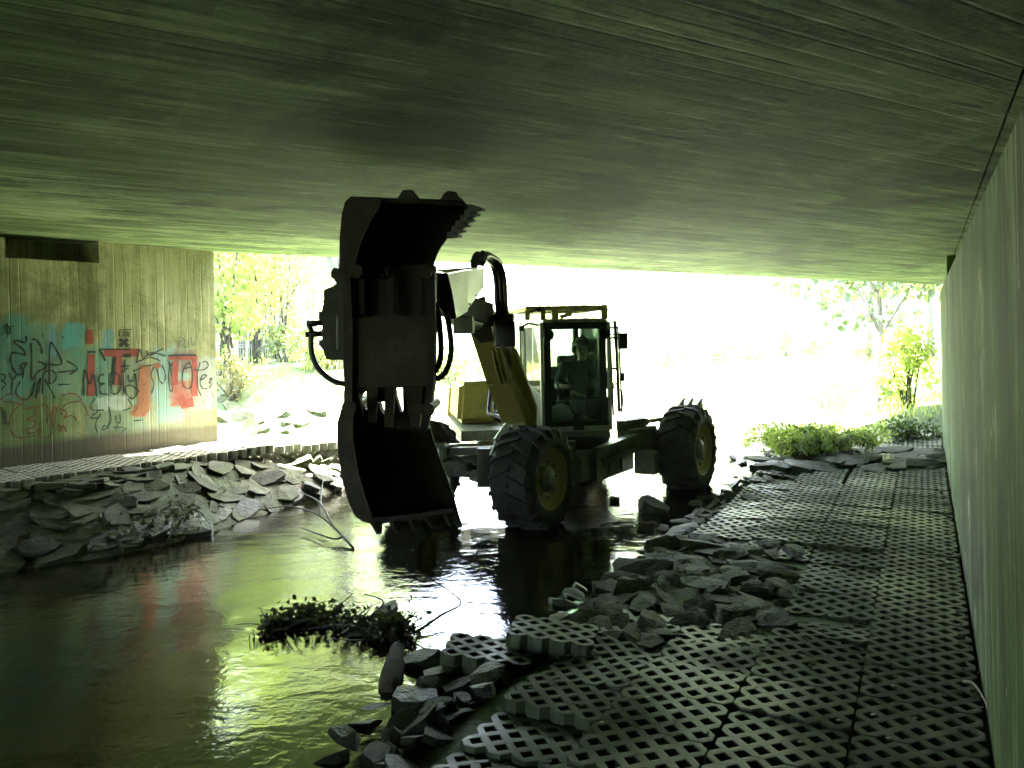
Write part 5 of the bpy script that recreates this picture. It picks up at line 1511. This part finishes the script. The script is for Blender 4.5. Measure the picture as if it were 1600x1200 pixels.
for px, py in ((556, 424), (664, 424), (546, 636), (668, 640)):
    m = MB(); a = P(px, py, 4.80); m.cyl(a, a + Vector((0, .5, 0)), .030, 16); m.cyl(a - Vector((0, .012, 0)), a, .042, 16); m.build('hinge_pin', M_BUCK, GRAB, smooth=True, angle=30)
for px, py in ((562, 503), (668, 500), (562, 596), (668, 594), (615, 500), (615, 598)):
    m = MB(); a = P(px, py, 4.98); m.cyl(a - Vector((0, .014, 0)), a, .011, 6); m.build('bolt', M_DARK, GRAB)
m = MB()  # pale strokes painted for the light that shows through a gap
for a, b in (((597, 432), (600, 429)), ((600, 418), (604, 424)), ((604, 424), (605, 431)), ((604, 424), (607, 417)), ((607, 417), (609, 418))):
    m.beam(P(*a, 5.092), P(*b, 5.092), .007, .006)
m.build('gap_highlight', M_WHITE, GRAB)
P = _P0

# ------------------------------------------------------------------ operator in the cab
def mat_skin():
    t = NT('skin'); c = t.coord(); t.col(t.ramp(t.noise(c, 12, 4), [(.3, (.33, .19, .13)), (.7, (.42, .26, .18))])); t.set(Roughness=.55); return t.m
M_SKIN = mat_skin()
M_SHIRT = mat_plain('dark_teal_cloth', (.028, .045, .042), .85, 0, .25, 14)
M_JEANS = mat_plain('dark_blue_cloth', (.025, .03, .045), .85, 0, .25, 14)
M_CAP = mat_plain('dark_cap_cloth', (.03, .035, .028), .8, 0, .2, 14)
def operator():
    hd = P(908, 546, 9.62)
    fwd = -b_
    S = hd - UP * .62; S.z = 1.10                  # seat contact
    root = empty('person', (S.x, S.y, 1.03), 'operator in a dark shirt with ear muffs sitting in the cab behind glass', 'person')
    def K(a, f, z): return Vector((hd.x, hd.y, 0)) + r_ * a + fwd * f + UP * z
    hz = hd.z
    def skin(name, chains, mat, sub=2):
        vs_, ed, rad = [], [], []
        idx = {}
        def add(p, r):
            key = tuple(round(x, 4) for x in p)
            if key not in idx: idx[key] = len(vs_); vs_.append(p); rad.append(r)
            return idx[key]
        for ch in chains:
            prev = None
            for p, r in ch:
                k = add(p, r)
                if prev is not None and prev != k: ed.append((prev, k))
                prev = k
        me = bpy.data.meshes.new(name); off = absloc(root)
        me.from_pydata([tuple(Vector(v) - off) for v in vs_], ed, [])
        o = bpy.data.objects.new(name, me); link(o, root)
        sk = o.modifiers.new('skin', 'SKIN'); sk.use_smooth_shade = True
        for k, r in enumerate(rad):
            me.skin_vertices[0].data[k].radius = r if isinstance(r, tuple) else (r, r)
            me.skin_vertices[0].data[k].use_root = (k == 0)
        sb = o.modifiers.new('sub', 'SUBSURF'); sb.levels = sub; sb.render_levels = sub
        me.materials.append(mat)
        return o
    pel, wst, chst, nck = K(0, .06, hz - .66), K(0, .02, hz - .48), K(0, .0, hz - .26), K(0, .01, hz - .135)
    hand = {}
    body = [[(pel, (.15, .11)), (wst, (.145, .10)), (chst, (.16, .11)), (K(0, 0, hz - .175), (.10, .08)), (nck, .05), (K(0, .02, hz - .085), (.052, .068)), (K(0, .015, hz - .02), (.080, .096)), (K(0, .01, hz + .07), (.07, .085)), (K(0, .0, hz + .105), .045)]]
    for s in (-1, 1):
        sh, el, wr = K(s * .225, .0, hz - .21), K(s * .33, .06, hz - .47), K(s * .25, .33, hz - .44)
        body.append([(chst, (.16, .11)), (sh, .072), (sh.lerp(el, .5), .056), (el, .045), (el.lerp(wr, .5), .042), (wr, .028), (wr + fwd * .05 + UP * .005, (.042, .02)), (wr + fwd * .09, (.040, .02))])
        hip, kn, an = K(s * .10, .10, hz - .70), K(s * .15, .52, hz - .60), K(s * .14, .62, hz - .84 + .02)
        body.append([(pel, (.15, .11)), (hip, .09), (hip.lerp(kn, .5), .078), (kn, .06), (kn.lerp(an, .5), .052), (an, .04), (an + fwd * .10 - UP * .0, (.04, .03))])
        for j in range(4):                         # fingers closed round the lever
            b = wr + fwd * .09 + r_ * (.027 - .018 * j); hand_l = (.062, .07, .066, .052)[j]
            body.append([(wr + fwd * .09, (.040, .02)), (b + fwd * .012, .0095), (b + fwd * hand_l * .55 - UP * .012, .0088), (b + fwd * hand_l * .6 - UP * .042, .008)])
        body.append([(wr + fwd * .05 + UP * .005, (.042, .02)), (wr + fwd * .06 - r_ * s * .045 - UP * .008, .010), (wr + fwd * .09 - r_ * s * .05 - UP * .02, .009)])
    skin('body', body, M_SKIN)
    # shirt and trousers follow the body just outside it
    sht = [[(pel + UP * .03, (.158, .118)), (wst, (.158, .118)), (chst, (.178, .125)), (K(0, 0, hz - .175), (.125, .095)), (K(0, .008, hz - .125), (.064, .062))]]
    for s in (-1, 1):
        sh, el = K(s * .225, .0, hz - .21), K(s * .33, .06, hz - .47)
        sht.append([(chst, (.178, .125)), (sh, .088), (sh.lerp(el, .5), .075), (sh.lerp(el, .82), .066)])
    skin('shirt', sht, M_SHIRT)
    tr = []
    for s in (-1, 1):
        hip, kn, an = K(s * .10, .10, hz - .70), K(s * .15, .52, hz - .60), K(s * .14, .62, hz - .82)
        tr.append([(pel, (.158, .12)), (hip, .10), (hip.lerp(kn, .5), .088), (kn, .071), (kn.lerp(an, .5), .066), (an.lerp(kn, .12), .06)])
    skin('trousers', tr, M_JEANS)
    # face: nose, ears, eyes, mouth
    m = MB(); m.blob(K(0, .108, hz + .0), (.014, .02, .022), 2); m.blob(K(0, .095, hz - .045), (.028, .012, .008), 2)
    for s in (-1, 1): m.blob(K(s * .035, .092, hz + .026), (.013, .01, .008), 2)
    m.build('face_features', M_SKIN, root, smooth=True)
    m = MB()
    for s in (-1, 1): m.blob(K(s * .033, .100, hz + .022), (.011, .006, .005), 2); m.beam(K(s * .02, .104, hz + .040), K(s * .05, .098, hz + .040), .006, .008)
    m.blob(K(0, .106, hz - .046), (.022, .004, .003), 2)
    m.build('eyes_and_mouth', M_CAP, root, smooth=True)
    m = MB()
    m.lathe([(.045, .093), (.07, .096), (.10, .085), (.125, .055), (.135, .01)], K(0, .005, hz), UP, 24)
    m.beam(K(0, .07, hz + .055), K(0, .175, hz + .045), .14, .012, w2=.10, h2=.008, bev=.003)
    m.build('cap', M_CAP, root, smooth=True, angle=50)
    m = MB()
    for s in (-1, 1): m.lathe([(0, .03), (.012, .05), (.035, .05), (.048, .035)], K(s * .075, .0, hz + .005), r_ * s, 20)
    m.tube(spline([K(-.11, 0, hz + .02), K(-.105, -.005, hz + .09), K(-.06, -.01, hz + .14), K(0, -.01, hz + .153), K(.06, -.01, hz + .14), K(.105, -.005, hz + .09), K(.11, 0, hz + .02)], 5), .010, 8)
    m.build('ear_muffs', M_BLACK, root, smooth=True, angle=40)
operator()

# ------------------------------------------------------------------ graffiti on the left wall
def mat_spray(name, c, cover=.85):
    t = NT(name); pos = t.node('ShaderNodeNewGeometry').outputs['Position']
    a = t.noise(pos, 9, 5, .7); b = t.noise(pos, 45, 4, .7)
    t.col(t.mix(a, tuple(x * .75 for x in c), tuple(x * 1.2 for x in c))); t.set(Roughness=.6)
    f = t.ramp(t.math('ADD', t.math('MULTIPLY', a, .6), t.math('MULTIPLY', b, .4)), [(.36, 1 - cover), (.46, 1.0)])
    tr = t.node('ShaderNodeBsdfTransparent'); m = t.node('ShaderNodeMixShader')
    t.link(f, m.inputs[0]); t.link(tr.outputs[0], m.inputs[1]); t.link(t.b.outputs[0], m.inputs[2]); t.link(m.outputs[0], t.n['Material Output'].inputs[0])
    return t.m
SP_K = mat_spray('black_spray', (.022, .030, .022)); SP_O = mat_spray('rust_spray', (.20, .075, .03), .7); SP_R = mat_spray('red_spray', (.30, .065, .04), .75)
SP_OR = mat_spray('orange_spray', (.33, .13, .06), .7); SP_G = mat_spray('green_spray', (.035, .075, .05), .7); SP_GY = mat_spray('grey_spray', (.11, .13, .10), .6)
ZK = [0]
def ribbon(m, pts, w, smooth=True):
    def cv(p): return wall_hit(p[0] / 4.706, 500 + p[1] / 4.706, LW0, lw_n)
    q = [cv(p) for p in pts]
    if smooth: q = spline(q, 6)
    ZK[0] += 1
    off = lw_n * (.003 + .00025 * (ZK[0] % 24))
    W = w / 4.706 * q[0].y / F * 1.25
    l = []
    for i, p in enumerate(q):
        d = (q[min(i + 1, len(q) - 1)] - q[max(i - 1, 0)]).normalized(); s = d.cross(lw_n).normalized()
        k = W / 2 * (.8 + .2 * math.sin(i * .9))
        l.append((m.bm.verts.new(p + s * k + off), m.bm.verts.new(p - s * k + off)))
    for a, b in zip(l[:-1], l[1:]): m.bm.faces.new([a[0], a[1], b[1], b[0]])
def graffiti(name, mat, strokes, w, smooth=True):
    m = MB()
    for s in strokes:
        ww = w
        if isinstance(s[0], (int, float)): ww, s = s[0], s[1]
        ribbon(m, s, ww, smooth)
    return m.build(name, mat, LWALL, fix=False)
graffiti('graffiti_lettering', SP_R, [(46, [(672, 250), (668, 560)]), (50, [(765, 246), (900, 242), (1020, 240)]), (52, [(868, 270), (870, 480)]), (40, [(1432, 262), (1430, 560)]), (36, [(1240, 275), (1430, 272)]), (44, [(1290, 300), (1280, 480)]), (60, [(1320, 560), (1350, 620), (1420, 600)]), (34, [(655, 70), (660, 170)])], 45, False)
graffiti('graffiti_lettering', SP_OR, [(76, [(1062, 330), (1055, 660)]), (40, [(960, 690), (1090, 655)]), (34, [(1130, 340), (1180, 330)])], 40, False)
graffiti('graffiti_lettering', SP_K, [(10, [(730, 216), (960, 216)]), (16, [(728, 218), (775, 300)]), (24, [(903, 262), (962, 262)]), (14, [(640, 235), (700, 235)]), (16, [(845, 270), (832, 470)]), (12, [(1235, 262), (1440, 258)])], 12, False)
graffiti('graffiti_tag', SP_K, [[(190, 118), (185, 165), (120, 150), (105, 168), (165, 215), (180, 255), (100, 240), (75, 270), (85, 340), (125, 398), (165, 390), (150, 330), (195, 315)], [(195, 315), (172, 360), (165, 430)], [(225, 170), (230, 300), (228, 440), (260, 400), (290, 372), (332, 350), (320, 320), (275, 305)], [(235, 140), (270, 150), (300, 200), (305, 250)], [(360, 470), (365, 190), (395, 192), (450, 320), (345, 325)]], 13)
graffiti('graffiti_tag', SP_K, [[(0, 400), (35, 402), (30, 440), (5, 445), (42, 470), (8, 510)], [(65, 385), (90, 440), (122, 400)], [(90, 440), (82, 545)], [(150, 450), (115, 520), (140, 570), (190, 585), (235, 540), (250, 470), (265, 420)], [(265, 580), (275, 480), (300, 430), (275, 545)], [(310, 545), (320, 402), (370, 370), (410, 400), (400, 450), (350, 470), (332, 440), (405, 575)], [(425, 475), (515, 472)], [(490, 300), (570, 355), (510, 402)], [(420, 385), (540, 372)]], 10)
graffiti('graffiti_tag', SP_K, [[(30, 40), (70, 60), (65, 105), (40, 90), (35, 60)], [(20, 52), (100, 45)], [(50, 22), (56, 130)], [(310, 100), (315, 130)], [(455, 120), (470, 135)], [(1050, 70), (1070, 72)]], 8)
graffiti('graffiti_tag', SP_K, [[(615, 560), (620, 360), (655, 470), (690, 402), (710, 560)], [(762, 400), (730, 412), (725, 460), (768, 470), (735, 482), (740, 540), (792, 545)], [(820, 540), (815, 397), (870, 402), (890, 460), (870, 530), (828, 545)], [(910, 560), (905, 390)], [(915, 290), (910, 388)], [(885, 342), (952, 335)], [(890, 385), (942, 350)], [(940, 402), (945, 450), (985, 440), (995, 392), (1000, 470), (1005, 540), (970, 580), (925, 540), (925, 490), (970, 482), (1022, 530)]], 12)
graffiti('graffiti_tag', SP_K, [[(975, 380), (1060, 342), (1122, 330)], [(1000, 320), (1025, 215), (1050, 280), (1110, 240), (1215, 265)], [(1000, 312), (1100, 277), (1180, 300)], [(1075, 225), (1095, 260), (1150, 235), (1200, 210)]], 9)
graffiti('graffiti_tag', SP_K, [[(1140, 330), (1110, 400), (1130, 470), (1115, 540)], [(1150, 350), (1175, 450), (1205, 460), (1215, 400), (1190, 330)], [(1270, 310), (1240, 380), (1245, 500), (1265, 520), (1275, 420), (1255, 410)], [(1240, 300), (1260, 400)], [(1395, 310), (1350, 352), (1340, 450), (1365, 500), (1405, 490), (1415, 400), (1395, 312)], [(1350, 357), (1410, 347)], [(1420, 365), (1490, 367), (1530, 340), (1515, 305), (1490, 312)], [(1470, 310), (1450, 400), (1455, 500), (1480, 560)], [(1475, 442), (1520, 412), (1490, 405), (1470, 450), (1485, 500), (1522, 505)], [(1535, 435), (1560, 430), (1535, 462), (1560, 465), (1535, 500)]], 8)
graffiti('graffiti_lettering', SP_K, [[(897, 85), (875, 85), (875, 117), (897, 118)], [(905, 88), (926, 88), (926, 118), (905, 118), (905, 88)], [(960, 88), (938, 88), (938, 118), (960, 118)], [(938, 103), (956, 103)], (6, [(868, 71), (968, 71)]), (26, [(880, 140), (938, 192)]), (26, [(938, 140), (880, 192)])], 8, False)
graffiti('graffiti_tag', SP_GY, [[(1310, 210), (1320, 132), (1348, 142), (1318, 168), (1330, 190)], [(1360, 140), (1345, 190), (1375, 200), (1382, 140)], [(1405, 130), (1415, 190), (1440, 150), (1442, 110)], [(1545, 195), (1570, 185), (1560, 220)], [(1480, 585), (1500, 600), (1485, 620)], [(1555, 530), (1575, 600), (1550, 660), (1565, 700)]], 6)
graffiti('graffiti_tag', SP_G, [[(720, 670), (665, 720), (716, 718)], [(740, 690), (702, 760), (715, 830)], [(800, 640), (815, 740), (775, 800), (750, 800), (770, 775), (797, 800)], [(850, 700), (855, 750), (885, 750), (880, 690)], [(830, 790), (907, 790)], [(860, 770), (850, 820)], [(930, 790), (890, 832)], [(700, 575), (668, 622), (680, 660), (765, 662)], [(940, 580), (967, 640), (900, 667)], [(980, 740), (1050, 735)], [(0, 640), (40, 700), (20, 760), (70, 760)], (24, [(20, 660), (40, 760)])], 9)
graffiti('graffiti_tag', SP_O, [[(0, 592), (40, 552), (110, 547), (165, 592), (150, 622), (80, 602), (20, 602)], [(130, 640), (80, 692), (75, 790), (100, 850), (180, 866), (260, 850)], [(180, 657), (260, 642), (250, 700), (200, 732), (265, 747), (240, 790), (200, 802), (207, 832), (270, 820), (300, 780)], [(270, 642), (340, 622), (350, 680), (345, 760), (380, 772), (365, 702), (410, 640), (400, 760)], [(390, 622), (380, 800), (360, 862), (290, 852), (300, 802)], [(460, 642), (500, 612), (600, 602), (640, 682), (650, 702)], [(450, 562), (500, 542), (560, 547), (600, 592)], [(455, 702), (440, 652), (490, 682), (470, 722), (520, 702), (560, 732), (540, 702)], [(430, 762), (440, 822), (460, 772), (485, 822)]], 9)

# ------------------------------------------------------------------ driftwood, stump, leaves and scraps
M_WETLEAF = mat_leaf('wet_leaf', (.010, .011, .006), (.030, .030, .014), .1)
M_PALE = mat_plain('bleached_wood', (.36, .33, .26), .7, 0, .3, 15)
M_LOG = mat_bark('wet_log', (.018, .013, .010), (.07, .045, .035))
def leaf_clump(name, pxs, label, seed, spread=.05, n=170, z=.05, size=.07):
    r = np.random.default_rng(seed); c = [G(px, py, .0) for px, py in pxs]
    root = empty(name, tuple(c[0]), label, 'driftwood')
    pts = []
    for k in range(n):
        i = r.integers(0, len(c) - 1); q = c[i].lerp(c[i + 1], r.random())
        pts.append((q.x + r.normal() * spread, q.y + r.normal() * spread * 1.5, abs(r.normal()) * z + .005))
    tag(leaves('leaf_litter', pts, r.uniform(.5, 1.4, n) * size, M_WETLEAF, root, seed, .7, .1), kind='stuff')
    m = MB()
    for k in range(26):
        i = r.integers(0, len(c) - 1); q = c[i].lerp(c[i + 1], r.random()); a = r.uniform(0, 6.28); L = r.uniform(.12, .38)
        e = q + Vector((math.cos(a) * L, math.sin(a) * L, r.uniform(-.02, .14)))
        m.tube(spline([q, q.lerp(e, .5) + Vector((r.normal() * .03, r.normal() * .03, .02)), e], 4), r.uniform(.004, .010), 5, r2=.002)
    m.build('twig', M_TWIG, root, smooth=True)
leaf_clump('leaf_drift', [(418, 992), (450, 975), (490, 968), (520, 975), (560, 985), (590, 990), (640, 992)], 'black tangle of wet leaves and twigs stranded in the stream', 801, .05, 1200, .05, .042)
leaf_clump('leaf_drift', [(592, 1000), (612, 995), (640, 1000)], 'small heap of wet leaves caught on the stump', 803, .04, 420, .06, .04)
def stick(name, strokes, rad, mat, label, cat='branch', z0=.03):
    m = MB(); first = None
    for pts in strokes:
        q = [G(px, py, 0) + Vector((0, 0, zz)) for px, py, zz in pts]
        if first is None: first = q[0]
        m.tube(spline(q, 6), rad, 6, r2=rad * .3); 
    o = m.build(name, mat, None, smooth=True); return tag(o, label, cat)
m = MB(); a, b = G(606, 1082, 0) + UP * .0, G(622, 1020, 0) + UP * .015
m.tube([a, a.lerp(b, .3), a.lerp(b, .7), b], [.050, .06, .058, .05], 14); bmesh.ops.subdivide_edges(m.bm, edges=m.bm.edges[:], cuts=1)
for v in m.bm.verts: v.co += Vector((rng.normal(), rng.normal(), rng.normal())) * .006
tag(m.build('log_stump', M_LOG, None, smooth=True), 'short reddish brown log lying end on in the shallow water', 'log')
stick('bare_branch', [[(650, 993, .02), (690, 975, .06), (720, 962, .10), (668, 950, .22)], [(560, 985, .03), (600, 965, .1), (570, 955, .12)]], .010, M_TWIG, 'thin twig sticking up from the leaf tangle towards the bright water')
stick('bare_branch', [[(552, 858, .01), (520, 838, .10), (490, 822, .14), (450, 815, .16), (420, 812, .12)], [(520, 838, .10), (500, 815, .2), (470, 800, .22)], [(500, 826, .13), (503, 805, .26), (506, 795, .32)], [(535, 848, .06), (520, 850, .05), (470, 832, .05)]], .014, M_TWIG, 'curved bare branch lying in the water left of the bucket')
r8 = random.Random(88); st_ = []
for k in range(34):
    bx, by = r8.uniform(205, 262), r8.uniform(815, 852); ex, ey = bx + r8.uniform(-60, 75), by - r8.uniform(-6, 55)
    st_.append([(bx, by, .02), ((bx + ex) / 2 + r8.uniform(-9, 9), (by + ey) / 2, r8.uniform(.05, .3)), (ex, by - r8.uniform(-8, 12), max(.02, (by - ey) * .0058 + r8.uniform(0, .08)))])
stick('branch_pile', st_, .011, M_TWIG, 'tangled pile of dark dead branches at the foot of the left bank', 'branches')
leaf_clump('leaf_drift', [(190, 855), (220, 850), (260, 842), (300, 832)], 'dark wet leaf heap under the branch pile on the left bank', 805, .09, 900, .12, .045)
stick('pale_twig', [[(1506, 1126, .19), (1522, 1133, .20), (1538, 1155, .19), (1550, 1185, .18), (1556, 1215, .18)]], .007, M_PALE, 'pale bare twig on the paving at the foot of the right wall', 'twig')
for px, py in ((1440, 905), (1490, 828), (1296, 962), (1310, 1126), (1364, 1117), (1388, 1154), (1430, 1123), (1312, 1005), (1395, 1072), (1180, 1075), (1076, 1010), (1012, 1090), (940, 1130), (1250, 1160)):
    m = MB(); g = G(px, py, PAVE_R + .004); m.blob(g + UP * .003, (.012, .008, .005), 1, .3, seed=px); tag(m.build('pale_pebble', M_PALE, None), 'tiny pale scrap lying on the dark grid paving', 'pebble', 'pale scraps on the paving')

# ------------------------------------------------------------------ thin volume added to stand in for lens glare
def glare_veil():
    m = MB(); x0, x1, y0, y1, z0, z1 = -110.0, 110.0, -45.0, 105.0, -1.6, 19.0
    m.hexa([Vector(p) for p in ((x0, y0, z0), (x1, y0, z0), (x1, y1, z0), (x0, y1, z0), (x0, y0, z1), (x1, y0, z1), (x1, y1, z1), (x0, y1, z1))])
    mat = bpy.data.materials.new('glare_veil'); mat.use_nodes = True; nt = mat.node_tree
    nt.nodes.remove(nt.nodes['Principled BSDF'])
    v = nt.nodes.new('ShaderNodeVolumePrincipled'); v.inputs['Density'].default_value = VEIL_DENSITY
    v.inputs['Color'].default_value = (.90, 1.0, .86, 1); v.inputs['Anisotropy'].default_value = .25
    nt.links.new(v.outputs[0], nt.nodes['Material Output'].inputs['Volume'])
    o = m.build('glare_veil', mat); tag(o, 'thin volume added to imitate veiling lens glare', 'glare_veil', None, 'stuff')
VEIL_DENSITY = .0016
glare_veil()
